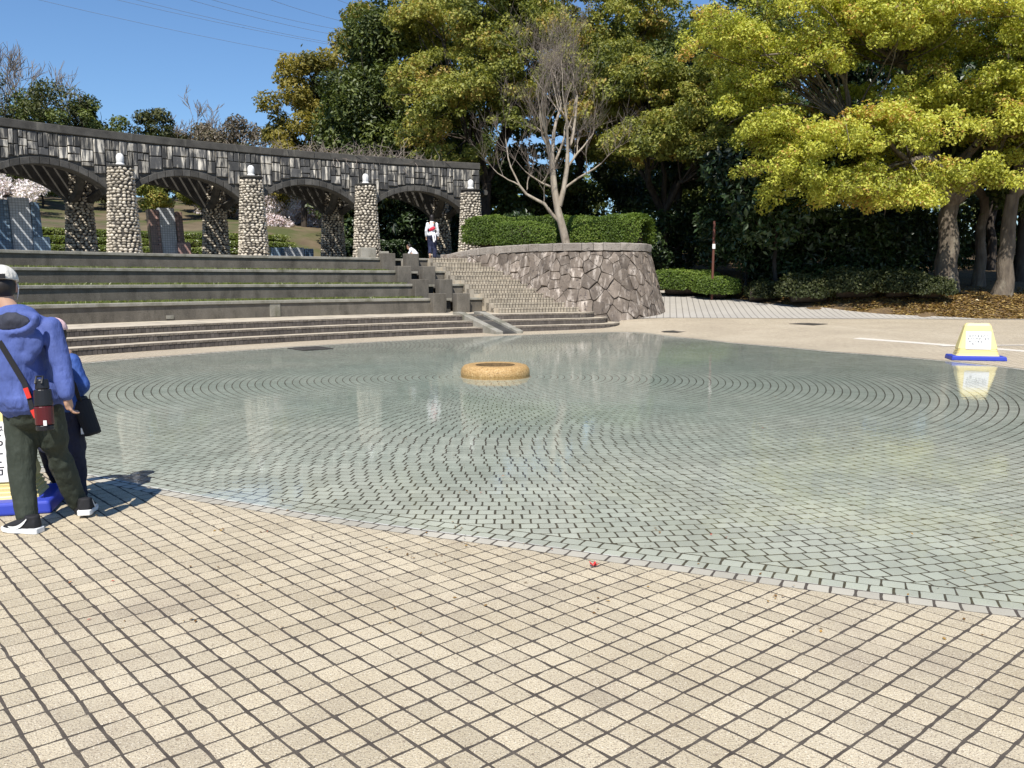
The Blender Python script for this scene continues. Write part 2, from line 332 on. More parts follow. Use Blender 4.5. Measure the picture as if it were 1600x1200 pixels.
# ------------------------------------------------------------------ plaza sheet round the pool
def plaza_ok(x, y):
    R = math.hypot(x-CX, y-CY); a = math.degrees(math.atan2(x-CX, y-CY))
    if -75 < a < -21.2 and R > 27.0: return False
    if a <= -75 and x < -26: return False
    return y < 30.6-.08*(x-5) and y > -6 and abs(x) < 34
NS = 26; pv = []
for i in range(NA):
    c, s = math.cos(TH[i]), math.sin(TH[i]); hi = R0[i]; 
    while hi < 44 and plaza_ok(PC[0]+hi*c, PC[1]+hi*s): hi += .05
    for k in range(NS):
        r = R0[i]+(hi-R0[i])*(k/(NS-1))**1.6; x, y = PC[0]+r*c, PC[1]+r*s; pv.append((x, y, float(plaza_z(x, y))))
pv = np.array(pv); I = np.arange(NA*NS).reshape(NA, NS); J = np.roll(I, -1, 0)
near = (pv[:, 1] < 9.2) & (np.abs(pv[:, 0]) < 9)
pv[near, 2] = -.002
Q = np.stack([I[:, :-1], I[:, 1:], J[:, 1:], J[:, :-1]], -1).reshape(-1, 4)
pme = mesh_np('plaza', pv, Q, 'plaza_far'); pme.materials.append(MATS['joint'])
laid = (pv[:, 1] < 8.7) & (pv[:, 1] > 1.3) & (np.abs(pv[:, 0]) < .75*pv[:, 1]+1.9) & (np.abs(pv[:, 0]) < 7.6); qn = laid[Q].all(1); pme.polygons.foreach_set('material_index', qn.astype(np.int32))
plaza = tag(link('plaza', pme), kind='structure')

# ------------------------------------------------------------------ setts
def clip_half(poly, p, n):
    out = []
    for i in range(len(poly)):
        a, b = poly[i], poly[(i+1) % len(poly)]; da, db = (a-p)@n, (b-p)@n
        if da <= 0: out.append(a)
        if (da < 0) != (db < 0) and da != db: out.append(a+(b-a)*(da/(da-db)))
    return out
def sett_mesh(name, sx, sy, mat, seed, h=.05, ch=.0035):
    r = random.Random(seed); out = []
    for a, b in ((-1, -1), (0, -1), (1, -1), (1, 0), (1, 1), (0, 1), (-1, 1), (-1, 0)):
        j = .0035 if a and b else .0022
        k = .975 if a and b else 1.
        out.append((a*sx/2*k+r.uniform(-j, j), b*sy/2*k+r.uniform(-j, j)))
    t1, t2 = r.uniform(-.006, .006), r.uniform(-.006, .006)
    z = lambda x, y, d: -d+x*t1+y*t2
    mb = MB(); n = 8
    mb.v = [(x, y, -h) for x, y in out]+[(x, y, z(x, y, ch)) for x, y in out]+[(x*(1-2*ch/sx), y*(1-2*ch/sy), z(x, y, 0)) for x, y in out]
    mb.f = [(i, (i+1) % n, n+(i+1) % n, n+i) for i in range(n)]+[(n+i, n+(i+1) % n, 2*n+(i+1) % n, 2*n+i) for i in range(n)]+[tuple(range(2*n, 3*n))]
    return mb.mesh(name, mat)
def merged_setts(name, P_, A_, me_list, rngs):
    """P_ (n,3) positions, A_ angles; merge copies of the variant meshes in one mesh"""
    Vs, Fq, Fn = [], [], []; off = 0
    var = rngs.integers(0, len(me_list), len(P_))
    for k, me in enumerate(me_list):
        idx = np.where(var == k)[0]
        if not len(idx): continue
        v = np.array([q.co for q in me.vertices]); fq = np.array([list(p.vertices) for p in me.polygons if len(p.vertices) == 4]); fn = np.array([list(p.vertices) for p in me.polygons if len(p.vertices) > 4])
        c, s = np.cos(A_[idx]), np.sin(A_[idx])
        W = np.empty((len(idx), len(v), 3)); W[:, :, 0] = v[:, 0]*c[:, None]-v[:, 1]*s[:, None]; W[:, :, 1] = v[:, 0]*s[:, None]+v[:, 1]*c[:, None]; W[:, :, 2] = v[:, 2]
        W += P_[idx][:, None, :]; base = off+np.arange(len(idx))*len(v)
        Vs.append(W.reshape(-1, 3)); Fq.append((fq[None]+base[:, None, None]).reshape(-1, 4))
        if len(fn): Fn.append((fn[None]+base[:, None, None]).reshape(-1, fn.shape[1]))
        off += len(idx)*len(v)
    return np.concatenate(Vs), [np.concatenate(Fq)]+([np.concatenate(Fn)] if Fn else [])
def lay(parent, P_, A_, mes, mat, size, n_single=300, offset_z=0):
    d = np.hypot(P_[:, 0], P_[:, 1])
    vis = np.abs(P_[:, 0])/np.maximum(P_[:, 1], .1) < .60
    vis &= (P_[:, 1] > 2.68)
    order = np.argsort(np.where(vis, d, d+100)); one, rest = order[:n_single], order[n_single:]
    for q, i in enumerate(one):
        o = bpy.data.objects.new('sett', mes[q % len(mes)]); col.objects.link(o); o.parent = parent; o.location = P_[i]; o.rotation_euler = (0, 0, A_[i])
    V, F = merged_setts('sett_paving', P_[rest], A_[rest], mes, rng)
    tag(link('sett_paving', mesh_np('sett_paving', V, F, mat), parent), kind='stuff')
# tan setts in front of the pool
tan_meshes = [sett_mesh('sett', PU-.011, PV-.011, 'sett_tan', 10+i, ch=.0018) for i in range(10)]
pts = []
for i in range(-110, 160):
    for j in range(-110, 110):
        x, y = i*PU*DU[0]+j*PV*DV[0], i*PU*DU[1]+j*PV*DV[1]
        if 1.0 < y < 9.0 and abs(x) < 7.9 and abs(x) < .75*y+2.2: pts.append((x, y))
pts = np.array(pts); rr = np.hypot(pts[:, 0]-PC[0], pts[:, 1]-PC[1]); dR = np.gradient(np.concatenate([R0[-3:], R0, R0[:3]]))[3:-3]/(2*math.pi/NA); cosp = 1/np.sqrt(1+(dR/R0)**2)
cp = np.interp(np.arctan2(pts[:, 1]-PC[1], pts[:, 0]-PC[0]), TH, cosp); dr = (rr-r0(pts[:, 0], pts[:, 1]))*cp
cutp = pts[(dr > -.1) & (dr <= .1)]; pts = pts[dr > .1]; Pz = np.clip(rng.normal(0, .0002, len(pts)), -.0004, .0004)
A0 = math.pi/2-GA
lay(plaza, np.column_stack([pts, Pz]), np.full(len(pts), A0)+rng.normal(0, .012, len(pts)), tan_meshes, 'sett_tan', PU)
# setts cut to fit against the rim
def rim_line(x, y):
    i = int(round((math.atan2(y-PC[1], x-PC[0])+math.pi)/(2*math.pi)*NA)) % NA
    near_i = [(i+k) % NA for k in range(-14, 15)]; i = min(near_i, key=lambda k: (OUT[k][0]-x)**2+(OUT[k][1]-y)**2)
    t_ = OUT[(i+1) % NA]-OUT[i-1]; return OUT[i], np.array([t_[1], -t_[0]])/np.linalg.norm(t_)
def cut_sett(cm, x, y, z, ang, sx, sy, off, side, ch):
    c_, s_ = math.cos(ang), math.sin(ang)
    poly = [np.array([x+a*sx/2*c_-b*sy/2*s_, y+a*sx/2*s_+b*sy/2*c_]) for a, b in ((-1, -1), (1, -1), (1, 1), (-1, 1))]
    o_p, n_ = rim_line(x, y); q = clip_half(poly, o_p+n_*off, n_*side)
    if len(q) < 3: return
    n = len(q); ar_ = .5*abs(sum(q[k][0]*q[(k+1) % n][1]-q[(k+1) % n][0]*q[k][1] for k in range(n)))
    if ar_ < .0004: return
    cen = sum(q)/n
    cm.add([(*p_, z-.045) for p_ in q]+[(*p_, z-ch) for p_ in q]+[(*(p_+(cen-p_)*.05), z) for p_ in q], [(k, (k+1) % n, n+(k+1) % n, n+k) for k in range(n)]+[(n+k, n+(k+1) % n, 2*n+(k+1) % n, 2*n+k) for k in range(n)]+[tuple(range(2*n, 3*n))])
cm = MB()
for x, y in cutp: cut_sett(cm, x, y, random.gauss(0, .0004), A0, PU-.011, PV-.011, .006, -1, .0018)
tag(cm.obj('cut_setts', 'sett_tan', plaza), kind='stuff')
# pool floor: bed sheet, concentric setts, three rim courses
def floor_z(d): return -.003-.006*np.clip(d/.33, 0, 1)-.05*sstep(.33, 5., d)
ds = np.concatenate([[0, .06, .12, .18, .24, .29, .33], np.arange(.4, 4.4, .1)]); fr_ = np.linspace(.97, .03, 12); K = len(ds)+len(fr_)
bv = [(PC[0], PC[1], floor_z(9.)-.0014)]
for kk in range(K):
    rr = R0-ds[kk] if kk < len(ds) else (R0-ds[-1])*fr_[kk-len(ds)]
    bv += list(zip(PC[0]+rr*np.cos(TH), PC[1]+rr*np.sin(TH), floor_z(R0-rr)-.0014))
bv = np.array(bv); I = 1+np.arange(K*NA).reshape(K, NA); J = np.roll(I, -1, 1)
Q = np.stack([I[:-1], J[:-1], J[1:], I[1:]], -1).reshape(-1, 4); T = np.stack([I[-1], J[-1], np.zeros(NA, int)], -1)
pool = tag(link('pool_floor', mesh_np('pool_floor', bv, [Q, T], 'joint')), kind='structure')
PP, AA = [], []; RP, SL = .1165, .122; pcut = MB()
for k in range(int(13/RP)):
    r = .68+k*RP; n = int(2*math.pi*r/SL); th = (np.arange(n)+(.5 if k % 2 else 0)+rng.uniform(0, .3))/n*2*math.pi+.01*k
    x, y = PC[0]+r*np.cos(th), PC[1]+r*np.sin(th); lim = r0(x, y)
    cpp = np.interp(np.arctan2(y-PC[1], x-PC[0]), TH, cosp); per = (lim-r)*cpp; ok = per > .46
    for q_ in np.where((per > .27) & ~ok)[0]: cut_sett(pcut, x[q_], y[q_], float(floor_z(lim[q_]-r)), th[q_]-math.pi/2, SL-.0135, RP-.0135, -.362, 1, .0012)
    x, y, th, lim = x[ok], y[ok], th[ok], lim[ok]
    PP.append(np.column_stack([x, y, floor_z(lim-r)+np.clip(rng.normal(0, .0002, len(x)), -.0003, .0003)])); AA.append(th-math.pi/2)
tag(pcut.obj('cut_setts', 'sett_pool', pool), kind='stuff')
def courses(offs):
    seg = np.diff(np.vstack([OUT, OUT[:1]]), axis=0); L = np.hypot(*seg.T); cum = np.concatenate([[0], np.cumsum(L)])
    o = []
    for ci, (off, dz) in enumerate(offs):
        n = int(cum[-1]/SL); s = (np.arange(n)+(.5 if ci % 2 else 0))*cum[-1]/n % cum[-1]; i = np.clip(np.searchsorted(cum, s)-1, 0, NA-1)
        p = OUT[i]+seg[i]*((s-cum[i])/L[i])[:, None]; tx = seg[i]/L[i][:, None]; nr = np.column_stack([-tx[:, 1], tx[:, 0]])
        p = p+nr*off; a = np.arctan2(tx[:, 1], tx[:, 0])
        o.append((np.column_stack([p, np.full(n, dz)]), a))
    return o
cs = courses([(q_, float(floor_z(q_))-.0005) for q_ in (.060, .1765, .293)])
for p_, a_ in cs[1:]: PP.append(p_); AA.append(a_)
pool_meshes = [sett_mesh('sett', SL-.0135, RP-.0135, 'sett_pool', 50+i, h=.04, ch=.0012) for i in range(6)]
lay(pool, np.vstack(PP), np.concatenate(AA), pool_meshes, 'sett_pool', SL)
rim_meshes = [sett_mesh('sett', SL-.0135, RP-.016, 'sett_rim', 80+i, h=.04, ch=.0014) for i in range(6)]
V, F = merged_setts('rim_course', cs[0][0], cs[0][1], rim_meshes, rng)
tag(link('rim_course', mesh_np('rim_course', V, F, 'sett_rim'), pool), kind='stuff')
WF = np.array([.997*0+1]); wr = R0-.155
wv = [(PC[0], PC[1], WATER_Z)]
for f in (1, .66, .33): wv += list(zip(PC[0]+wr*f*np.cos(TH), PC[1]+wr*f*np.sin(TH), np.full(NA, WATER_Z)))
I = 1+np.arange(3*NA).reshape(3, NA); J = np.roll(I, -1, 1)
tag(link('water', mesh_np('water', wv, [np.stack([I[:-1], J[:-1], J[1:], I[1:]], -1).reshape(-1, 4), np.stack([I[-1], J[-1], np.zeros(NA, int)], -1)], 'water')), kind='structure')

# ------------------------------------------------------------------ curved steps
def arc(R, a0, a1, n): return [pol(a, R)[:2] for a in np.linspace(a0, a1, n)]
def step_front(R, aend, rc, aback, Rb):
    """front line from far left, round the right end, back to Rb"""
    da = math.degrees(rc/R); f = arc(R, -66, aend-da, 90); c = np.array(pol(aend-da, R+rc)[:2]); th0 = math.radians(aend-da)
    for k in range(1, 11):
        q = k/10*math.pi/2; d = th0+q-0; f.append(tuple(c+rc*np.array([-math.sin(th0)*math.cos(q)+math.cos(th0)*math.sin(q), -math.cos(th0)*math.cos(q)-math.sin(th0)*math.sin(q)])))
    f.append(pol(aback, Rb)[:2]); return f
def resample(pts, L):
    pts = np.array(pts); seg = np.hypot(*np.diff(pts, axis=0).T); cum = np.concatenate([[0], np.cumsum(seg)]); n = max(1, int(cum[-1]/L)); s = np.linspace(0, cum[-1], n+1)
    return np.column_stack([np.interp(s, cum, pts[:, 0]), np.interp(s, cum, pts[:, 1])])
def backing(parent, line, z0, z1, zfun=None):
    p = resample(line, .3); v = []
    for i in range(len(p)):
        d = p[min(i+1, len(p)-1)]-p[max(i-1, 0)]; d = d/np.linalg.norm(d); q = p[i]+np.array([d[1], -d[0]])*.004; lo = z0 if zfun is None else min(max(z0, zfun(*q)-.02), z1); v += [(*q, lo), (*q, z1)]
    MB().add(v, [(2*i, 2*i+2, 2*i+3, 2*i+1) for i in range(len(p)-1)]).obj('joint_bed', 'joint', parent)
def riser_tiles(mb, line, z0, z1, L=.115, proud=.012, gap=.008, outward=1, zfun=None):
    p = resample(line, L)
    for i in range(len(p)-1):
        a, b = p[i], p[i+1]; d = (b-a)/np.linalg.norm(b-a); nrm = np.array([d[1], -d[0]])*outward
        a2, b2 = a+d*gap/2, b-d*gap/2; o = nrm*proud*random.uniform(.75, 1.2); i_ = -nrm*.02
        lo = z0 if zfun is None else max(z0, zfun(*a))
        if lo > z1-.02: continue
        e = .004
        mb.add([(*(a2+i_), lo), (*(b2+i_), lo), (*(b2+i_), z1), (*(a2+i_), z1), (*(a2+o+d*e), lo), (*(b2+o-d*e), lo), (*(b2+o-d*e), z1-e), (*(a2+o+d*e), z1-e)],
               [(4, 5, 6, 7), (0, 4, 7, 3), (5, 1, 2, 6), (3, 7, 6, 2)])
STEP_R, STEP_Z = [26.8, 27.42, 28.1], [.165, .33, .497]
st = empty('curved_steps', pol(-30, 26.8), 'three low curved sett steps rising from the far edge of the pool', 'steps')
ends = [(-19.7, 1.5), (-20.3, 1.2), (-20.9, .95)]
pt = lambda x, y: float(plaza_z(x, y))
for k in range(3):
    Rk, z = STEP_R[k], STEP_Z[k]; line = step_front(Rk, ends[k][0], ends[k][1], ends[k][0]+.3, 31.2)
    back = [pol(ends[k][0], 31.6)[:2]]+arc(31.6, -22, -66, 40)
    z0 = -.3 if k == 0 else STEP_Z[k-1]-.05
    MB().prism(line+back, z0, z-.004).obj('tread', 'tread', st)
    zb = 0 if k == 0 else STEP_Z[k-1]
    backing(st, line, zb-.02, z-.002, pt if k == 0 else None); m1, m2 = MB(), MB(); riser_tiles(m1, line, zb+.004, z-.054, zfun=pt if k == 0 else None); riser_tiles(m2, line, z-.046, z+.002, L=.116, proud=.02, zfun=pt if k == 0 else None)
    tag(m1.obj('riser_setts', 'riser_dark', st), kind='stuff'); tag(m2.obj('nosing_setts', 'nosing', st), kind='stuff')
    # pale row of setts along the tread edge
    m3 = MB(); p = resample(line, .116)
    for i in range(len(p)-1):
        a, b = p[i], p[i+1]; d = (b-a)/np.linalg.norm(b-a); nr = np.array([-d[1], d[0]]); a2, b2 = a+d*.004, b-d*.004
        zz = z+random.uniform(.003, .007); m3.add([(*(a2+nr*-.016), zz), (*(b2+nr*-.016), zz), (*(b2+nr*.10), zz), (*(a2+nr*.10), zz)], [(0, 1, 2, 3)])
    tag(m3.obj('edge_setts', 'riser_pale', st), kind='stuff')

# ------------------------------------------------------------------ terrace benches left of the cascade, short pieces right of it
B_R = [30.42, 31.54, 32.67, 33.78]; B_Z = [1.0, 1.476, 1.951, 2.435]
def sector(R1, R2, a0, a1, n): return arc(R1, a0, a1, n)+arc(R2, a1, a0, n)
ordn = ['lowest', 'second lowest', 'second highest', 'highest']
def blades(name, fn, n, h, parent=None, mat='leaf_grass', lean=.5):
    X = np.array([fn() for _ in range(n)]); hh = rng.uniform(.4, 1., n)*h; az = rng.uniform(0, 2*math.pi, n); wd = .008+.01*rng.random(n)
    dx, dy = np.cos(az), np.sin(az); L = rng.normal(0, lean, (n, 2))*hh[:, None]
    a = X+np.column_stack([dx*wd, dy*wd, 0*dx]); b = X-np.column_stack([dx*wd, dy*wd, 0*dx]); c = X+np.column_stack([L, hh])
    V = np.stack([a, b, c], 1).reshape(-1, 3); F = np.arange(3*n).reshape(n, 3)
    return tag(link(name, mesh_np(name, V, F, mat, attr=np.repeat(rng.random(n), 3)), parent), kind='stuff')
pier_l = [(-31.72, -30.75), (-31.97, -31.0), (-32.19, -31.25), (-32.37, -31.48)]
pier_r = [(-29.98, -29.05), (-30.22, -29.3), (-30.46, -29.57), (-30.71, -29.85)]
bench_r_end = [-27.95, -28.35, -28.75, -29.1]
for k in range(4):
    Rk, z = B_R[k], B_Z[k]; zb = (STEP_Z[2] if k == 0 else B_Z[k-1])-.12; depth = B_R[min(k+1, 3)]-Rk+.08 if k < 3 else .75
    root = empty('terrace_bench', pol(-45, Rk, z), ['lowest', 'second lowest', 'third lowest', 'topmost'][k]+' long curved concrete seating terrace left of the cascade', 'bench', 'curved seating terraces')
    a1 = pier_l[k][0]
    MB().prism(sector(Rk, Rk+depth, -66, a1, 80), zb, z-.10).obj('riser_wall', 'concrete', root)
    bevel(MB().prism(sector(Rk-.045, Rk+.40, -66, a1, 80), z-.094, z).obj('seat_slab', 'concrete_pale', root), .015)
    if k < 3:
        MB().prism(sector(Rk+.405, Rk+depth, -66, a1, 80), z-.11, z-.015).obj('soil_strip', 'grass_ground', root)
        blades('grass', lambda: np.array(pol(random.uniform(-60, a1), Rk+random.uniform(.36, depth-.1), z-.02)), 9000, .10, root)
    root = empty('terrace_bench_end', pol(-29, Rk, z), ['lowest', 'second lowest', 'third lowest', 'topmost'][k]+' short concrete bench piece between the cascade and the stairs', 'bench', 'short bench pieces by the stairs')
    a0, a1 = pier_r[k][1], bench_r_end[k]
    MB().prism(sector(Rk+.02, Rk+.5, a0, a1, 6), zb, z-.09).obj('riser_wall', 'concrete', root)
    bevel(MB().prism(sector(Rk-.025, Rk+.5, a0+.02, a1+.03, 6), z-.084, z-.004).obj('seat_slab', 'concrete_pale', root), .015)
    for side, (p0, p1) in (('left', pier_l[k]), ('right', pier_r[k])):
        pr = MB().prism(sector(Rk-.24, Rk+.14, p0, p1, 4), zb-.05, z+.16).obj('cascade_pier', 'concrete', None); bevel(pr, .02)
        tag(pr, ['lowest', 'second lowest', 'third lowest', 'topmost'][k]+' upright concrete block on the %s side of the stepped cascade' % side, 'pier', 'blocks beside the cascade')
# plates set in the lowest riser wall
for px, py, w_, h_, lab in ((430, 484, .34, .42, 'pale square service plate set in the lowest terrace wall'), (266, 495.5, .22, .10, 'small pale patch low on the lowest terrace wall')):
    q = U(px, py, .7); d = ray(px, py); a_ = None
    for aa in np.arange(-60, -30, .02):
        x, y, _ = pol(aa, B_R[0]); 
        if abs(x/y-d[0]/d[1]) < .0006: a_ = aa; break
    if a_ is None: continue
    y = pol(a_, B_R[0])[1]; z = D(px, py, y)[2]
    hw = math.degrees(w_/2/B_R[0])
    tag(MB().prism(sector(B_R[0]-.02, B_R[0]+.01, a_-hw, a_+hw, 3), max(z-h_/2, .51), z+h_/2).obj('wall_plate', 'concrete_pale', None), lab, 'plate')
# cascade channel floor and water chute across the low steps
ca = empty('cascade_channel', pol(-30.6, 29.9), 'dark stepped water channel between the paired concrete blocks', 'channel')
for k in range(4):
    a0, a1 = pier_l[k][1], pier_r[k][0]
    zf_ = (STEP_Z[2] if k == 0 else B_Z[k-1])
    MB().prism(sector(B_R[k]-.45, B_R[k]+1.2, a0-.3, a1+.3, 4), -.2, zf_-.06).obj('channel_step', 'slab_dark', ca)
    MB().prism(sector(B_R[k]+.36, B_R[k]+1.15, a0-.05, a1+.05, 4), zf_-.058, B_Z[k]-.10).obj('channel_back', 'slab_dark', ca)
    MB().prism(sector(B_R[k]+.20, B_R[k]+.50, a0, a1, 4), B_Z[k]-.098, B_Z[k]-.02).obj('spill_slab', 'concrete_pale', ca)
ch = empty('water_chute', pol(-30.8, 26.5), 'sloping stone chute with two kerbs across the low curved steps', 'chute')
def chute_bar(a0, a1, ztop, name, mat, R1=25.95, R2=28.75):
    v = []
    for R, z in ((R1, .0), (28.35, STEP_Z[2]), (R2, STEP_Z[2])):
        for a in (a0, a1): v += [(*pol(a, R)[:2], z+ztop), (*pol(a, R)[:2], z-.35)]
    f = []
    for s_ in (0, 4): f += [(s_, s_+2, s_+6, s_+4), (s_+1, s_+5, s_+7, s_+3), (s_, s_+4, s_+5, s_+1), (s_+2, s_+3, s_+7, s_+6)]
    f += [(0, 1, 3, 2), (8, 10, 11, 9)]
    return MB().add(v, f).obj(name, mat, ch)
bevel(chute_bar(-31.75, -31.25, .085, 'kerb', 'concrete_pale'), .015); bevel(chute_bar(-30.2, -29.7, .085, 'kerb', 'concrete_pale'), .015); chute_bar(-31.25, -30.2, .012, 'chute_bed', 'slab_dark')

# ------------------------------------------------------------------ stair flight between cascade and stone planter
sf = empty('stair_flight', pol(-26, 29.2, .5), 'flight of sett-faced stairs climbing beside the stone planter', 'stairs')
NSTEP = 12
right_px = [901, 880, 863, 836, 814, 795, 775, 758, 744, 731, 722, 716]
for k in range(NSTEP):
    Rk, z = 29.15+.378*k, .497+.1615*(k+1); 
    ar = -18.5-.55*k if k < 2 else np.interp(k, [2, 11], [-20.2, -26.6])
    aL = bench_r_end[min(3, sum(q < Rk+.05 for q in B_R))]+.03
    MB().prism(sector(Rk, 34.6 if k == NSTEP-1 else Rk+.60, aL, ar, 30), z-.45, z-.004).obj('tread', 'tread', sf)
    m1, m2, m3 = MB(), MB(), MB(); line = arc(Rk, aL, ar, 30); backing(sf, line, z-.16, z-.002)
    riser_tiles(m1, line, z-.155, z-.058, L=.118, gap=.022); riser_tiles(m2, line, z-.05, z+.002, L=.118, proud=.02, gap=.018)
    tag(m1.obj('riser_setts', 'riser_pale', sf), kind='stuff'); tag(m2.obj('nosing_setts', 'riser_pale', sf), kind='stuff')

# ------------------------------------------------------------------ upper terrace floor behind the benches
ut = MB().prism(sector(34.5, 47.5, -75, -22.3, 60), 2.0, 2.43).obj('upper_terrace', 'terrace_floor'); tag(ut, kind='structure')

# ------------------------------------------------------------------ polygon stones (voronoi cells) for the planter wall
def voronoi(sites, box):
    cells = []
    for i, s in enumerate(sites):
        poly = [np.array(q, float) for q in ((box[0], box[1]), (box[2], box[1]), (box[2], box[3]), (box[0], box[3]))]
        d = np.hypot(*(sites-s).T); near_ = np.argsort(d)[1:22]
        for j in near_:
            n = sites[j]-s; poly = clip_half(poly, (sites[j]+s)/2, n)
            if len(poly) < 3: break
        cells.append(poly)
    return cells
def inset(poly, g):
    c = sum(poly)/len(poly); q = list(poly); n0 = len(poly)
    for i in range(n0):
        a, b = poly[i], poly[(i+1) % n0]; d = b-a; L = np.linalg.norm(d)
        if L < 1e-6: continue
        n = np.array([d[1], -d[0]])/L
        if (c-a) @ n > 0: n = -n
        q = clip_half(q, a-n*g, n)
        if len(q) < 3: return []
    return q
plan = [(-3.6, 34.6), (-1.95, 33.35), (.2, 31.75), (1.6, 30.75), (2.9, 30.35), (4.1, 30.45), (5.1, 31.1), (5.75, 32.3), (5.9, 33.8), (5.3, 36.0), (3.2, 38.0), (0., 38.6), (-2.6, 37.6), (-3.8, 36.2)]
def catmull(pts, n):
    pts = np.array(pts); m_ = len(pts); o = []
    for i in range(m_):
        p0, p1, p2, p3 = pts[i-1], pts[i], pts[(i+1) % m_], pts[(i+2) % m_]
        for k in range(n):
            t_ = k/n; o.append(.5*((2*p1)+(-p0+p2)*t_+(2*p0-5*p1+4*p2-p3)*t_**2+(-p0+3*p1-3*p2+p3)*t_**3))
    return np.array(o)
PL = resample(np.vstack([catmull(plan, 10), catmull(plan, 10)[:1]]), .08)[:-1]
pseg = np.roll(PL, -1, 0)-PL; plen = np.hypot(*pseg.T); pcum = np.concatenate([[0], np.cumsum(plen)]); PTOT = pcum[-1]
pn = np.column_stack([pseg[:, 1], -pseg[:, 0]])/plen[:, None]       # outward for ccw order
PZ0, PZ1, BAT = -.1, 2.62, .27
def cap_top(x): return float(np.interp(x, [-3.6, -2.6, -1.2, .5, 7], [2.52, 2.62, 2.86, 2.93, 2.93]))
def wallpt(u, v, out=0.):
    """u along plan, v height -> battered wall point"""
    u = u % PTOT; i = min(np.searchsorted(pcum, u, side='right')-1, len(PL)-1); f = (u-pcum[i])/plen[i]
    p = PL[i]+pseg[i]*f; n = pn[i]*(1-f)+pn[(i+1) % len(PL)]*f; n /= np.linalg.norm(n)
    return np.array([*(p-n*(BAT*(v-.2))+n*out*.965), v+out*.26])
planter = empty('stone_planter', (2, 33.5, .3), 'round battered rubble stone planter wall holding a hedge and bare tree', 'planter')
core = MB(); nl = len(PL)
top = [wallpt(pcum[i], PZ1-.02, -.03) for i in range(nl)]; bot = [wallpt(pcum[i], PZ0, -.03) for i in range(nl)]
core.add(bot+top, [(i, (i+1) % nl, nl+(i+1) % nl, nl+i) for i in range(nl)]); core.obj('wall_core', 'mortar', planter)
rs = np.random.default_rng(3); U1 = 13.6
cnt = 0; sites = []
while len(sites) < 300 and cnt < 60000:
    cnt += 1; q = np.array([rs.uniform(-1.2, U1+.4), rs.uniform(PZ0-.2, PZ1+.2)])
    md = .30+.14*rs.random()
    if all(((q[0]-s[0])*.82)**2+((q[1]-s[1])*1.15)**2 > md*md for s in sites): sites.append(q)
    if cnt > 6000: break
sites = np.array(sites)
for poly in voronoi(sites, (-1., PZ0, U1, PZ1-.0)):
    if len(poly) < 3: continue
    o1 = inset(poly, .0025+.003*rs.random())
    if len(o1) < 3: continue
    c = sum(o1)/len(o1)
    if c[1] < .05: pass
    # subdivide edges with jitter so outlines are not straight
    ring = []
    for i in range(len(o1)):
        a, b = o1[i], o1[(i+1) % len(o1)]
        ring.append(a+(c-a)*.012)
        if np.linalg.norm(b-a) > .16:
            nn = np.array([b[1]-a[1], a[0]-b[0]]); ring.append((a+b)/2+nn*rs.uniform(-.045, .03))
    pr = rs.uniform(.015, .05); n = len(ring); tilt = rs.normal(0, .09, 2)
    vs = [wallpt(q[0], q[1], -.02) for q in ring]+[wallpt(q[0], q[1], pr*.45) for q in ring]
    r3 = [c+(q-c)*.945 for q in ring]; vs += [wallpt(q[0], q[1], pr+(q-c) @ tilt+rs.normal(0, .006)) for q in r3]; vs.append(wallpt(c[0], c[1], pr+.012))
    fs = [(i, (i+1) % n, n+(i+1) % n, n+i) for i in range(n)]+[(n+i, n+(i+1) % n, 2*n+(i+1) % n, 2*n+i) for i in range(n)]+[(2*n+i, 2*n+(i+1) % n, 3*n) for i in range(n)]
    MB().add(vs, fs).obj('stone', 'rubble', planter)
# cap stones
u = -1.4
while u < PTOT-1.6:
    L = rs.uniform(.42, .85); ua, ub = u+.01, u+L-.01; k = 4; vs = []
    for q in np.linspace(ua, ub, k):
        zt = cap_top(wallpt(q, PZ1)[0])+rs.normal(0, .006)
        for (o_2, z_) in ((.06, zt-.27), (.075+rs.normal(0, .008), zt-.03), (.04, zt), (-.34, zt), (-.36, zt-.27)):
            b_ = wallpt(q, PZ1, 0); i = min(np.searchsorted(pcum, q % PTOT, side='right')-1, nl-1); vs.append((*(b_[:2]+pn[i]*o_2), z_))
    fs = [(j*5+e, (j+1)*5+e, (j+1)*5+(e+1) % 5, j*5+(e+1) % 5) for j in range(k-1) for e in range(5)]+[tuple(range(5)), tuple((k-1)*5+e for e in range(4, -1, -1))]
    MB().add(vs, fs).obj('cap_stone', 'capstone', planter); u += L
soil = [wallpt(pcum[i], PZ1, -.2) for i in range(0, nl, 3)]
MB().prism([(q[0], q[1]) for q in soil], 2.3, 2.55).obj('soil', 'litter_ground', planter)

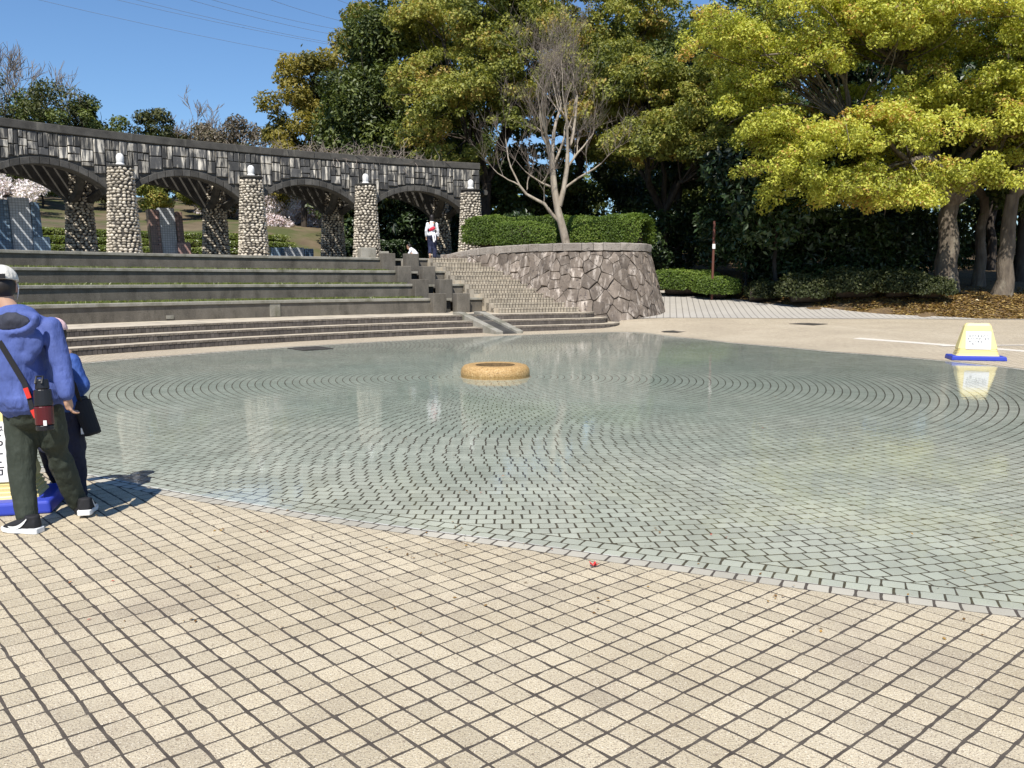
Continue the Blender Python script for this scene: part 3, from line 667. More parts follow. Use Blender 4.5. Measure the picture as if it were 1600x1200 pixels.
# ------------------------------------------------------------------ stone arcade with pergola
AR, RR = 39.0, 43.4
PA = [-51.5, -44.33, -37.12, -29.95, -22.78]
TZ = 2.43
arcade = empty('stone_arcade', pol(-37, AR, TZ), 'curved pergola arcade of dark stone arches on tapering cobble pillars', 'arcade')
Z_SPR, Z_CRN, Z_TOP, Z_CAP = 4.80, 5.52, 6.58, 6.86
def soffit(a, spr=Z_SPR, crn=Z_CRN):
    for i in range(len(PA)-1):
        lo, hi = PA[i]+.60, PA[i+1]-.60
        if lo <= a <= hi:
            s = (2*(a-lo)/(hi-lo)-1); h = crn-spr; half = math.radians(hi-lo)/2*AR; r_ = (half*half+h*h)/(2*h)
            return spr+math.sqrt(max(r_*r_-(s*half)**2, 0))-(r_-h)
    return spr-.15
def wall_body(R1, R2, ztop, mat, name, a0, a1, spr=Z_SPR, crn=Z_CRN):
    aa = np.linspace(a0, a1, 260); v = []; n = 4
    for a in aa:
        zb = soffit(a, spr, crn); v += [pol(a, R1, zb), pol(a, R1, ztop), pol(a, R2, ztop), pol(a, R2, zb)]
    f = [(i*n+k, (i+1)*n+k, (i+1)*n+(k+1) % n, i*n+(k+1) % n) for i in range(len(aa)-1) for k in range(n)]
    f += [(0, 1, 2, 3), tuple((len(aa)-1)*n+k for k in (3, 2, 1, 0))]
    return MB().add(v, f).obj(name, mat, arcade)
A_L, A_R = PA[0]-3.6, PA[-1]+.75
W1, W2 = AR+.12, AR+.72
wall = wall_body(W1, W2, Z_TOP, 'concrete_dark', 'arch_wall', A_L, A_R)
bevel(MB().prism(sector(W1-.09, W2+.09, A_L, A_R, 90), Z_TOP+.002, Z_CAP).obj('coping', 'concrete_dark', arcade), .02)
wall_body(RR-.22, RR+.22, 6.3, 'concrete_dark', 'rear_arch_wall', A_L, A_R, Z_SPR-.12, Z_CRN+.05)
# ring stones of the arches
def curved_block(a0, a1, zb0, zb1, zt0, zt1, Rf, Rb, e=.012):
    da = math.degrees(e/Rf)
    v = [pol(a0, Rb, zb0), pol(a1, Rb, zb1), pol(a1, Rb, zt1), pol(a0, Rb, zt0), pol(a0, Rf+e, zb0), pol(a1, Rf+e, zb1), pol(a1, Rf+e, zt1), pol(a0, Rf+e, zt0),
         pol(a0+da, Rf, zb0+e), pol(a1-da, Rf, zb1+e), pol(a1-da, Rf, zt1-e), pol(a0+da, Rf, zt0-e)]
    f = [(0, 1, 5, 4), (1, 2, 6, 5), (2, 3, 7, 6), (3, 0, 4, 7), (4, 5, 9, 8), (5, 6, 10, 9), (6, 7, 11, 10), (7, 4, 8, 11), (8, 9, 10, 11)]
    return MB().add(v, f)
for i in range(len(PA)-1):
    lo, hi = PA[i]+.62, PA[i+1]-.62; n = 13; e_ = np.linspace(lo, hi, n+1)
    for k in range(n):
        a0, a1 = e_[k]+.012, e_[k+1]-.012
        curved_block(a0, a1, soffit(a0)-.015, soffit(a1)-.015, soffit(a0)+.22, soffit(a1)+.22, W1-.07-random.uniform(0, .015), W1+.03).obj('voussoir', 'voussoir', wall)
# rough squared facing stones of the frieze
def topof(a): return soffit(a)+.235
bounds = [Z_TOP-.03]
a = A_L+.05
while a < A_R-.2:
    wdeg = math.degrees(random.uniform(.26, .52)/AR); a2 = min(a+wdeg, A_R-.05); mid = (a+a2)/2
    lowz = max(topof(a+.02), topof(a2-.02), topof(mid))+.02
    inpier = any(abs(mid-q) < .75 for q in PA)
    if inpier: lowz = 5.05
    z = Z_TOP-.03
    lowz = max(lowz, 4.95)
    while z-lowz > .12:
        h_ = random.choice([.34, .42, .5, .26, .36]); zb = z-h_
        if zb-lowz < .16: zb = lowz
        zt = z
        splits = 2 if (random.random() < .28 and (zt-zb) > .2) else 1
        for s_ in range(splits):
            b0 = a+(a2-a)*s_/splits+.022; b1 = a+(a2-a)*(s_+1)/splits-.022; j = lambda: random.uniform(-.018, .018)
            curved_block(b0+j()*.6, b1+j()*.6, zb+.018+j(), zb+.018+j(), zt-.012+j(), zt-.012+j(), W1-.045-random.uniform(0, .03), W1+.03, .016).obj('stone', 'wallstone', wall)
        z = zb
        if zb == lowz: break
    a = a2
# pillars with cobbles
def cobble_mesh(seed):
    r = random.Random(seed); mb = MB(); n = 7; vs = []
    prof = [(1., -.25), (.96, .25), (.66, .72)]
    jit = [r.uniform(.84, 1.12) for _ in range(n)]
    for q, z in prof:
        for k in range(n):
            t_ = 2*math.pi*k/n; vs.append((q*jit[k]*math.cos(t_), q*jit[k]*math.sin(t_), z))
    vs.append((0, 0, .9)); fs = [(j*n+k, j*n+(k+1) % n, (j+1)*n+(k+1) % n, (j+1)*n+k) for j in range(2) for k in range(n)]+[(2*n+k, 2*n+(k+1) % n, 3*n) for k in range(n)]
    return mb.add(vs, fs).mesh('cobble', 'cobble', True)
cobs = [cobble_mesh(i) for i in range(8)]
def pillar(cx, cy, zb, zt, r0_, r1_, single, lamp=True):
    prof = lambda z: r0_+(r1_-r0_)*((z-zb)/(zt-zb))**.9
    zz = np.linspace(zb, zt, 7); p = MB().lathe([(prof(z)-.03, z) for z in zz], (cx, cy, 0), 24).obj('pillar', 'mortar', arcade)
    z = zb+.06; Ms = []; row = 0
    while z < zt-.05:
        rr = prof(z); h_ = random.uniform(.085, .125); n = int(2*math.pi*rr/random.uniform(.155, .19)); off = random.random()
        for k in range(n):
            th = 2*math.pi*(k+off+random.uniform(-.16, .16))/n; wd = math.pi*rr/n*random.uniform(.68, .95)
            zc = z+random.uniform(-.022, .022); nrm = Vector((math.cos(th), math.sin(th), .1)).normalized(); tx = Vector((-math.sin(th), math.cos(th), 0))
            rl = random.uniform(-.5, .5); ty = nrm.cross(tx).normalized(); ax = (tx*math.cos(rl)+ty*math.sin(rl)); ay = nrm.cross(ax)
            c = Vector((cx+(rr-.025)*math.cos(th), cy+(rr-.025)*math.sin(th), zc))
            mt = Matrix(((ax.x*wd, ay.x*h_*.50, nrm.x*.062, c.x), (ax.y*wd, ay.y*h_*.50, nrm.y*.062, c.y), (ax.z*wd, ay.z*h_*.50, nrm.z*.062, c.z), (0, 0, 0, 1)))
            Ms.append((mt, nrm @ Vector((-cx, -cy, 0)).normalized()))
        z += h_*.98; row += 1
    Ms.sort(key=lambda q: -q[1]); ns = single
    for i, (mt, _) in enumerate(Ms[:ns]):
        o = bpy.data.objects.new('cobble', cobs[i % 8]); col.objects.link(o); o.parent = p; o.matrix_basis = mt
    if Ms[ns:]:
        V, F4, F3 = [], [], []; off = 0
        base = [(np.array([v.co for v in me.vertices]), np.array([list(q.vertices) for q in me.polygons if len(q.vertices) == 4]), np.array([list(q.vertices) for q in me.polygons if len(q.vertices) == 3])) for me in cobs]
        for i, (mt, _) in enumerate(Ms[ns:]):
            b = base[i % 8]; m_ = np.array(mt); V.append(b[0] @ m_[:3, :3].T+m_[:3, 3]); F4.append(b[1]+off); F3.append(b[2]+off); off += len(b[0])
        tag(link('cobbles', mesh_np('cobbles', np.vstack(V), [np.vstack(F4), np.vstack(F3)], 'cobble', True), p), kind='stuff')
    if lamp:
        MB().lathe([(r1_+.02, zt), (r1_+.03, zt+.05), (r1_-.05, zt+.07)], (cx, cy, 0), 20).obj('pillar_cap', 'concrete_dark', p)
        l = MB().lathe([(.15, zt+.07), (.15, zt+.13), (.12, zt+.15), (.13, zt+.17), (.135, zt+.36), (.115, zt+.43), (.07, zt+.48), (.0, zt+.50)], (cx, cy, 0), 16, False).obj('lamp', 'lamp_white', p, True)
    return p
P('lamp_white', (.78, .77, .74), .35)
for i, a_ in enumerate(PA):
    x, y, _ = pol(a_, AR-.10); pillar(x, y, TZ-.02, 5.60, .60, .42, 250 if i in (1, 2, 3) else 0)
    x, y, _ = pol(a_, RR); pillar(x, y, TZ-.02, 5.7, .60, .44, 0, False)
    # flared brackets from the rear pillar to front and rear walls
    for da in (-1, 1):
        mb = MB(); pts = [pol(a_+da*.35, RR-.15, 4.7), pol(a_+da*.55, RR-1.3, 5.0), pol(a_+da*1.0, RR-2.6, 5.4), pol(a_+da*1.5, W2+.05, 5.65)]
        mb.tube(pts, [(.20, .16), (.18, .16), (.16, .15), (.16, .14)], 6).obj('bracket', 'concrete_dark', arcade)
# pergola slats
aa = np.arange(A_L+.4, A_R-.3, math.degrees(.36/41.4))
for a_ in aa:
    w_ = math.degrees(.085/41.4)
    MB().prism(sector(W2-.05, RR+1.7, a_-w_, a_+w_, 2), 6.34, 6.54).obj('slat', 'wood_slat', arcade)
for R in (40.9, 42.2, RR+1.3):
    MB().prism(sector(R-.06, R+.06, A_L, A_R, 80), 6.20, 6.332).obj('purlin', 'wood_slat', arcade)
# bare wisteria on top of the pergola
def vine_mass(name, fn, n, label, cat, L=(.6, 1.6), r=.012, mat='twig', kind=None, parent=None):
    mb = MB()
    for _ in range(n):
        p = np.array(fn()); d = rng.normal(0, 1, 3); d[2] = abs(d[2])*.5; d /= np.linalg.norm(d); pts = [p]; l = random.uniform(*L)
        for k in range(4): d = d+rng.normal(0, .35, 3)+np.array([0, 0, -.06*k]); d /= np.linalg.norm(d); pts.append(pts[-1]+d*l/4)
        mb.tube(pts, [r*random.uniform(.7, 1.4), r, r*.9, r*.7, r*.4], 3, False)
    me = mesh_np(name, mb.v, np.array(mb.f), mat); return tag(link(name, me, parent), label, cat, kind=kind)
vine_mass('wisteria_vine', lambda: pol(random.choice([random.uniform(-37, -24), random.uniform(-33, -26)]), random.uniform(39.3, 43.5), random.uniform(6.5, 6.85)), 1500, 'leafless tangled vine lying over the pergola roof', 'vine', (.5, 1.3), .014)

# mosaic monuments behind the rear pillars
def tiles(name, c1, c2, gap, size=.1):
    m, t, p = nodes(name); v = pos(t, (1, 1, 1), True)
    b = N(t, 'ShaderNodeTexBrick', Scale=1.); b.offset = 0; b.inputs['Brick Width'].default_value = size; b.inputs['Row Height'].default_value = size; b.inputs['Mortar Size'].default_value = .007
    b.inputs['Color1'].default_value = rgba(c1); b.inputs['Color2'].default_value = rgba(c2); b.inputs['Mortar'].default_value = rgba(gap); b.inputs['Bias'].default_value = 0
    mp = t.nodes.new('ShaderNodeMapping'); mp.inputs['Rotation'].default_value = (math.pi/2, 0, 0); t.links.new(v, mp.inputs[0]); t.links.new(mp.outputs[0], b.inputs[0])
    t.links.new(b.outputs[0], p.inputs['Base Color']); p.inputs['Roughness'].default_value = .3
tiles('tile_white', (.62, .64, .66), (.5, .53, .57), (.2, .2, .21)); tiles('tile_blue', (.085, .15, .24), (.13, .21, .31), (.06, .07, .09)); tiles('tile_bluepale', (.26, .36, .46), (.3, .4, .5), (.12, .14, .16))
tiles('tile_brown', (.21, .125, .105), (.30, .19, .155), (.09, .07, .065)); tiles('tile_pink', (.42, .25, .22), (.48, .30, .26), (.16, .12, .11))
def monument(px, Y, wdt, hgt, label, dark, pale, lean):
    p = D(px, 397, Y); rz = math.atan2(p[0], -p[1])*-1; rz = math.radians(-math.degrees(math.atan2(-p[0], p[1]))+18)*-1*0+R_(32)
    root = empty('mosaic_monument', (p[0], p[1], TZ), label, 'monument', 'tiled mosaic monuments', rz)
    def slab(name, x0, x1, z0, z1, d0, d1, mat):
        mb = MB(); s = lambda x, z: x+lean*(z/hgt)
        v = [(s(x0, z0), d0, z0), (s(x1, z0), d0, z0), (s(x1, z0), d1, z0), (s(x0, z0), d1, z0), (s(x0, z1), d0, z1), (s(x1, z1), d0, z1), (s(x1, z1), d1, z1), (s(x0, z1), d1, z1)]
        mb.add(v, [(0, 1, 5, 4), (1, 2, 6, 5), (2, 3, 7, 6), (3, 0, 4, 7), (4, 5, 6, 7), (3, 2, 1, 0)]); me = mb.mesh(name, mat)
        o = bpy.data.objects.new(name, me); col.objects.link(o); o.parent = root; bevel(o, .02)
    h_ = wdt/2
    slab('centre_panel', -h_*.42, h_*.46, 0, hgt, -.12, .34, 'tile_white')
    slab('side_column', -h_, -h_*.43, 0, hgt*.96, -.2, .42, dark)
    slab('side_column', h_*.47, h_*.86, 0, hgt*.93, -.2, .40, dark)
    slab('base_block', h_*.40, h_*1.12, 0, hgt*.36, -.42, -.205, pale)
    slab('base_block', -h_*1.04, -h_*.5, 0, hgt*.30, -.38, -.205, dark)
    for s_ in range(9):
        z0 = hgt*(.08+.1*s_)
        slab('rib', -h_*.62, -h_*.46, z0, z0+hgt*.06, -.26, -.203, pale); slab('rib', h_*.49, h_*.62, z0, z0+hgt*.06, -.26, -.203, pale)
monument(38, 33.4, 1.62, 2.30, 'tall blue and white mosaic tile monument behind the leftmost arch', 'tile_blue', 'tile_bluepale', -.10)
monument(266, 38.2, 1.50, 2.30, 'tall reddish brown and white mosaic tile monument between the pillars', 'tile_brown', 'tile_pink', -.12)
monument(458, 41.2, 2.2, .72, 'low wide blue grey mosaic tile slab behind the second arch', 'tile_bluepale', 'tile_blue', .0)

# fountain ring
fo = empty('fountain_ring', (PC[0], PC[1], -.1), 'low golden pebble stone ring standing in the middle of the pool', 'fountain')
prof = [(.30, -.13), (.56, -.13), (.595, -.05), (.60, .02), (.585, .09), (.54, .14), (.47, .158), (.40, .155), (.345, .148)]
MB().lathe(prof, (PC[0], PC[1], 0), 56, False).obj('ring_stone', 'gold_pebble', fo, True)
MB().lathe([(.345, .148), (.325, .12), (.31, -.02), (.0, -.03)], (PC[0], PC[1], 0), 24, False).obj('basin', 'pebble_shade', fo, True)
MB().lathe([(.57, -.14), (.64, -.10), (.64, -.06), (.59, -.055)], (PC[0], PC[1], 0), 48, False).obj('plinth', 'sett_rim', fo, True)
# drains
M('iron', [(.3, (.05, .045, .04)), (.7, (.09, .082, .072))], 6, 5, rough=.6)
for px, py, s_, z, lab in ((485, 545, .78, -.006, 'square drain grating lying under water near the low steps'), (1056, 518.5, .62, .03, 'dark square drain grating in the paving right of the steps'), (1263, 512.5, .85, .09, 'larger dark drain grating farther right on the plaza')):
    q = U(px, py, z); z = max(float(plaza_z(q[0], q[1])), z-.0 if z < 0 else 0)+.006
    if z < .0: z = -.004
    r = empty('drain_grate', (q[0], q[1], z), lab, 'drain', None, A0)
    def part(nm, mb, mat='iron'):
        o = bpy.data.objects.new(nm, mb.mesh(nm, mat)); col.objects.link(o); o.parent = r
    fr2 = MB()
    for sx, sy, lx, ly in ((0, -1, s_, .05), (0, 1, s_, .05), (-1, 0, .05, s_-.1), (1, 0, .05, s_-.1)): fr2.box((sx*(s_/2-.025), sy*(s_/2-.025), 0), (lx, ly, .02))
    part('frame', fr2)
    for b_ in range(9): part('bar', MB().box((-s_/2+.09+(s_-.18)*b_/8, 0, -.002), (.035, s_-.1, .012)))
    part('pit', MB().box((0, 0, -.016), (s_-.08, s_-.08, .006)), 'slab_dark')
# pale paving band and slot drain on the plaza, path behind
def strip(pts, wd, name, mat, dz, kind='structure', zf=plaza_z):
    p = resample(pts, .8); v = []
    for i in range(len(p)):
        d = p[min(i+1, len(p)-1)]-p[max(i-1, 0)]; d = d/np.linalg.norm(d); n = np.array([-d[1], d[0]])*wd/2
        for s_ in (-1, 1): q = p[i]+n*s_; v.append((*q, float(zf(*q))+dz))
    f = [(2*i, 2*i+2, 2*i+3, 2*i+1) for i in range(len(p)-1)]
    return tag(link(name, mesh_np(name, v, np.array(f), mat)), kind=kind)
P('band_pale', (.62, .57, .49), .8)
a_, b_ = U(1338, 530, .06)[:2], U(1640, 549, .06)[:2]; strip([a_, a_+(b_-a_)*1.6], .34, 'paving_band', 'band_pale', .004)
a2_, b2_ = U(1470, 542, .03)[:2], U(1640, 541, .04)[:2]; strip([a2_, b2_], .16, 'paving_band', 'band_pale', .009)
kerb_l = [(3.9, 30.55), (6, 30.45), (12, 29.95), (18, 29.5), (26, 28.85)]
strip(kerb_l, .10, 'slot_drain', 'slab_dark', .006)
pe = [(2, 52), (7.1, 41.4), (9.3, 37.6), (12, 32.9), (15.7, 30.5), (26, 29.35)]
lo_ = resample(kerb_l, .5); hi_ = resample(pe, .5); n = 60; v = []
lo_ = resample(np.array([(3.4, 31.), (4.5, 30.6)]+kerb_l[1:]), .25); lo_ = lo_[np.linspace(0, len(lo_)-1, n).astype(int)]; hi_ = hi_[np.linspace(0, len(hi_)-1, n).astype(int)]
for i in range(n):
    for k in range(9):
        q = lo_[i]+(hi_[i]-lo_[i])*k/8; zb = float(ground_z(q[0], max(q[1], 29.9)))
        v.append((q[0], q[1], (float(plaza_z(*q))+.004) if k == 0 else max(zb+.05, .25 if q[1] < 31 else -9)))
I = np.arange(n*9).reshape(n, 9); tag(link('path', mesh_np('path', v, np.stack([I[:-1, :-1], I[1:, :-1], I[1:, 1:], I[:-1, 1:]], -1).reshape(-1, 4), 'path_setts')), kind='structure')

# ------------------------------------------------------------------ vegetation
def leaves(C, n_per, size, rgen, flat=.75, shell=.5, upb=.5, aspect=.5, droop=.25, cl_rand=.22, sub=None):
    """C rows: x,y,z,r -> leaf quads (two triangles with a fold), returns V,F,attr"""
    C = np.asarray(C, float); base_r = None
    if sub:                                     # each clump carries k smaller sprays near its surface
        k_, r_ = sub; d = rgen.normal(0, 1, (len(C)*k_, 3)); d[:, 2] = np.where(d[:, 2] < -.1, -d[:, 2]*.8, d[:, 2]); d /= np.linalg.norm(d, axis=1)[:, None]; Cr = np.repeat(C, k_, 0)
        base_r = np.repeat(rgen.normal(0, cl_rand, len(C)), k_); q = rgen.uniform(.74, 1.06, len(Cr))
        C = np.column_stack([Cr[:, :3]+d*(Cr[:, 3]*q)[:, None]*np.array([1, 1, flat]), r_*rgen.uniform(.6, 1.35, len(Cr))]); flat = .7
    m_ = len(C); wts = C[:, 3]**2; cnt_ = np.maximum(1, (n_per*wts/wts.sum()).astype(int)); idx = np.repeat(np.arange(m_), cnt_); n = len(idx)
    d = rgen.normal(0, 1, (n, 3)); d /= np.linalg.norm(d, axis=1)[:, None]
    rr = C[idx, 3]*(1-shell*rgen.random(n)**1.6)*(1+.16*rgen.normal(0, 1, n)*(rgen.random(n) < .25))
    p = C[idx, :3]+d*rr[:, None]*np.array([1, 1, flat])
    nrm = d*.55+np.array([0, 0, upb])+rgen.normal(0, .45, (n, 3)); nrm /= np.linalg.norm(nrm, axis=1)[:, None]
    t_ = rgen.normal(0, 1, (n, 3)); t_ -= (t_*nrm).sum(1)[:, None]*nrm; t_ /= np.linalg.norm(t_, axis=1)[:, None]
    t_[:, 2] -= droop; b_ = np.cross(nrm, t_); b_ /= np.linalg.norm(b_, axis=1)[:, None]
    L = size*rgen.uniform(.65, 1.3, n)[:, None]
    a0 = p-t_*L*.5; a1 = p+b_*L*aspect*.5+nrm*L*.08; a2 = p+t_*L*.5; a3 = p-b_*L*aspect*.5+nrm*L*.08
    V = np.stack([a0, a1, a2, a3], 1).reshape(-1, 3); k = np.arange(n)*4
    F = np.concatenate([np.stack([k, k+1, k+2], 1), np.stack([k, k+2, k+3], 1)])
    cr = (rgen.normal(0, cl_rand, m_) if base_r is None else base_r+rgen.normal(0, .1, m_))[idx]
    at = np.clip(.5+cr+rgen.normal(0, .2, n), 0, 1)
    return V, F, np.repeat(at, 4)
def shell_clumps(envs, n, cr, rgen, lowcut=-.55, inner=.15):
    """envs: list of (cx,cy,cz,rx,ry,rz); clumps on their shells"""
    out = []; vol = np.array([e[3]*e[4]+e[3]*e[5]+e[4]*e[5] for e in envs]); vol = vol/vol.sum()
    for e, v in zip(envs, vol):
        k = 0; want = max(3, int(n*v)); 
        while k < want:
            d = rgen.normal(0, 1, 3); d /= np.linalg.norm(d)
            if d[2] < lowcut: continue
            q = rgen.uniform(.35, .8) if rgen.random() < inner else rgen.uniform(.8, 1.03)
            c = np.array(e[:3])+d*np.array(e[3:6])*q; r = rgen.uniform(*cr)
            # skip clumps deep inside another envelope
            if any(((c-np.array(f[:3]))/np.array(f[3:6])) @ ((c-np.array(f[:3]))/np.array(f[3:6])) < .45 for f in envs if f is not e) and rgen.random() < .7: k += .3; continue
            out.append((*c, r)); k += 1
    return np.array(out)
def limb(mb, a, b, ra, rb, rgen, n=6, sag=.15, seg=6):
    a, b = np.array(a, float), np.array(b, float); L = np.linalg.norm(b-a); off = rgen.normal(0, .09*L, 3); pts = []; rad = []
    for i in range(seg+1):
        t_ = i/seg; pts.append(a+(b-a)*t_+off*math.sin(math.pi*t_)+np.array([0, 0, sag*L*math.sin(math.pi*t_)])+rgen.normal(0, .012*L, 3)*(0 < i < seg)); rad.append(ra+(rb-ra)*t_**.8)
    mb.tube(pts, rad, n, False); return pts
def tree(name, label, base, trunk, tr, envs, nclump, cr, nleaf, lsize, lmat, bark='bark', seed=1, cat='tree', group=None, nlimb=14, flat=.75, lean=(0, 0), twig=True, **kw):
    """base xyz, trunk height to first fork, envelopes relative to base"""
    rg = np.random.default_rng(seed); base = np.array(base, float); E_ = [(base[0]+e[0], base[1]+e[1], base[2]+e[2], *e[3:]) for e in envs]
    root = empty(name, base, label, cat, group)
    C = shell_clumps(E_, nclump, cr, rg, **{k: kw.pop(k) for k in list(kw) if k in ('lowcut', 'inner')})
    V, F, at = leaves(C, nleaf, lsize, rg, flat=flat, **kw)
    link('crown', mesh_np('crown', V, F, lmat, attr=at), root)
    mb = MB(); top = base+np.array([lean[0], lean[1], trunk]); k = 7
    pts = [base+np.array([0, 0, -.4])]+[base+(top-base)*t_+np.append(rg.normal(0, .04*trunk*.3, 2), 0)*(t_ > 0) for t_ in np.linspace(0, 1, k)]
    mb.tube(pts, [tr*1.5, tr*1.28]+[tr*(1-.32*t_) for t_ in np.linspace(0, 1, k)[1:]], 12, False)
    sel = rg.permutation(len(C)); hi_c = [i for i in sel if C[i, 2] > top[2]+.8]; sel = (hi_c+[i for i in sel if i not in set(hi_c)])[:nlimb]; forks = []
    for i in sel[:max(3, nlimb//3)]:
        c = C[i, :3]; mid = top+(c-top)*.55; P_ = limb(mb, top-np.array([0, 0, .1]), mid, tr*.55, tr*.24, rg, 8); limb(mb, P_[-1], c, tr*.24, tr*.07, rg, 6); forks.append((P_[3], tr*.3)); forks.append((P_[-1], tr*.2))
    for i in sel[max(3, nlimb//3):]:
        c = C[i, :3]; f = min(forks, key=lambda q: np.linalg.norm(q[0]-c)); limb(mb, f[0], c, f[1]*.6, .02, rg, 5)
    if twig:
        for c in C[rg.permutation(len(C))[:nlimb*3]]:
            f = min(forks, key=lambda q: np.linalg.norm(q[0]-c[:3])); limb(mb, f[0], c[:3]+rg.normal(0, .3, 3), .05, .012, rg, 4, .05, 4)
    mb.obj('trunk', bark, root, True)
    return root
gzf = lambda x, y: float(ground_z(x, y))
def at_px(px, Y): d = ray(px, HORIZON); return float(d[0]/d[1]*Y)
def gbase(px, Y): x = at_px(px, Y); return (x, Y, gzf(x, Y)-.05)

# two camphor trees on the right bank
b = gbase(1477, 35.2)
tree('camphor_tree', 'large camphor tree with thick trunk and bright yellow green crown on the right bank', b, 3.6, .47,
     [(-4.6, -2.0, 4.9, 2.9, 2.6, 1.7), (-1.3, -2.6, 5.6, 2.9, 2.4, 2.2), (-3.9, -.8, 8.6, 3.3, 3.0, 2.6), (.6, -1.4, 9.2, 3.4, 3.0, 3.0), (-2.0, 0, 12.0, 3.6, 3.4, 2.6), (2.4, -1.5, 6.2, 2.3, 2.4, 1.9), (-7.0, -.6, 7.2, 1.9, 2.0, 1.9), (-6.2, -1.6, 4.3, 1.7, 1.7, 1.1), (-2.6, -3.2, 3.9, 2.0, 1.6, 1.0), (-5.8, -1, 10.4, 2.6, 2.4, 2.2), (-8.3, -1, 5.4, 1.5, 1.5, 1.4), (-8.2, 0, 9.3, 1.9, 2.0, 1.9), (-6.2, -2.4, 3.3, 2.1, 1.6, .9), (-3.2, -3.1, 3.3, 2.0, 1.5, .85)],
     205, (.85, 1.4), 280000, .125, 'leaf_camphor', 'bark', 11, nlimb=34, lowcut=-.35, inner=.1, aspect=.6, cl_rand=.15, sub=(16, .36))
b = gbase(1566, 33.8)
tree('camphor_tree', 'second camphor tree with forking pale limbs at the right edge of the wood', b, 3.9, .33,
     [(2.6, -1.2, 6.6, 3.0, 2.6, 2.4), (.2, -2.2, 5.0, 2.0, 1.8, 1.3), (3.2, .4, 9.8, 3.4, 3.0, 2.6), (5.5, 0, 6.6, 2.6, 2.6, 2.2)],
     85, (.8, 1.35), 110000, .125, 'leaf_camphor', 'bark', 12, nlimb=24, lowcut=-.35, aspect=.6, cl_rand=.15, lean=(.1, -.2), sub=(16, .36))
# thin trunks in the shade behind
for i, (px, Y, h_, r_, lab) in enumerate(((1529, 37.6, 7, .25, 'slim pale trunked tree between the two camphors'), (1592, 40, 8, .22, 'dark thin trunked tree at the far right in shade'), (1210, 36.8, 5, .10, 'thin young tree behind the low bushes in deep shade'),
                                       (1345, 43, 9, .2, 'dark trunked tree deep in the wood behind the bushes'), (1250, 45, 9, .2, 'dark trunked tree in the middle of the wood'), (1060, 46, 9, .2, 'dark trunked tree behind the planter on the right'), (1545, 47, 9, .24, 'dark trunked tree far back on the right'), (1425, 48, 10, .22, 'dark trunked tree far back behind the large camphor'))):
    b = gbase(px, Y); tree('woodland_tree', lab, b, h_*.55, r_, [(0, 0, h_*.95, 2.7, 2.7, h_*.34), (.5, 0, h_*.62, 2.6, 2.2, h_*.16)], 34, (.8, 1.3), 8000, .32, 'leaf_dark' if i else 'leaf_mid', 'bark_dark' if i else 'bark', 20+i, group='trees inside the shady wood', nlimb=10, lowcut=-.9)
# middle: yellow green camphors behind the planter
b = gbase(1035, 43); tree('camphor_tree', 'yellow green camphor hanging low behind the right end of the planter', b, 3.4, .3,
     [(.4, -2.4, 5.6, 3.3, 2.4, 1.7), (-1.6, -1, 7.8, 3.0, 2.6, 2.2), (2.2, -1, 7.6, 2.8, 2.6, 1.9)], 75, (.8, 1.35), 80000, .16, 'leaf_olive', 'bark_dark', 31, nlimb=18, lowcut=-.4, aspect=.6, sub=(11, .38))
b = gbase(760, 46); tree('camphor_tree', 'tall olive green camphor whose low branch overhangs the arcade end', b, 5.2, .34,
     [(-.9, -2.6, 8.0, 3.0, 2.4, 2.6), (-1.4, -3.2, 5.5, 1.2, 1.2, 1.3), (1.9, -1.2, 10.3, 3.5, 3.0, 3.2), (-.4, 0, 13.0, 3.6, 3.2, 2.6)], 112, (.85, 1.45), 95000, .165, 'leaf_olive', 'bark_dark', 32, nlimb=22, lowcut=-.5, aspect=.6, sub=(11, .4))
b = gbase(905, 50); tree('camphor_tree', 'tall olive camphor standing directly behind the bare tree', b, 6, .34,
     [(0, -1.5, 9.4, 3.6, 3.0, 3.2), (.6, 0, 14.0, 3.6, 3.2, 3.2), (-2.2, 0, 12.4, 2.8, 2.8, 2.6), (2.4, -1., 7.0, 2.6, 2.2, 2.2)], 100, (.9, 1.5), 85000, .175, 'leaf_olive', 'bark_dark', 33, nlimb=20, lowcut=-.6, aspect=.6, sub=(11, .42))
# dark evergreens
for i, (px, Y, h_, wd, n_, lm, lab) in enumerate((
     (625, 50, 15.5, 3.5, 52000, 'leaf_mid', 'dense dark green evergreen rising behind the arcade end'),
     (690, 57, 17.5, 4.0, 30000, 'leaf_mid', 'tall dark evergreen behind the olive camphor'),
     (575, 52, 9.5, 3.0, 30000, 'leaf_mid', 'lower dark evergreen left of the tall one behind the arcade'),
     (1055, 60, 16.5, 4.6, 36000, 'leaf_mid', 'broad dark green tree in the middle background'),
     (1130, 56, 17.2, 4.0, 30000, 'leaf_mid', 'dark green tree left of the large camphor crown'),
     (985, 66, 17.0, 4.4, 20000, 'leaf_mid', 'far dark tree behind the olive camphors'),
     (1215, 60, 19, 4.6, 20000, 'leaf_olive', 'tall olive tree peeking above behind the large camphor'),
     (1330, 62, 18, 5, 12000, 'leaf_mid', 'dark tree hidden mostly behind the large camphor crown'),
     (1470, 60, 18, 5, 11000, 'leaf_mid', 'dark tree behind the large camphor on the right'),
     (1610, 56, 18, 5, 11000, 'leaf_mid', 'dark tree behind the second camphor'))):
    b = gbase(px, Y); tree('evergreen_tree', lab, b, h_*.34, .3, [(0, 0, h_*.62, wd*.95, wd*.9, h_*.26), (0, -.6, h_*.36, wd*1.0, wd*.9, h_*.2), (.3, 0, h_*.84, wd*.68, wd*.65, h_*.15)], 110, (.8, 1.4), n_, .25, lm, 'bark_dark', 40+i, group='background evergreens', nlimb=12, lowcut=-.8, aspect=.55)
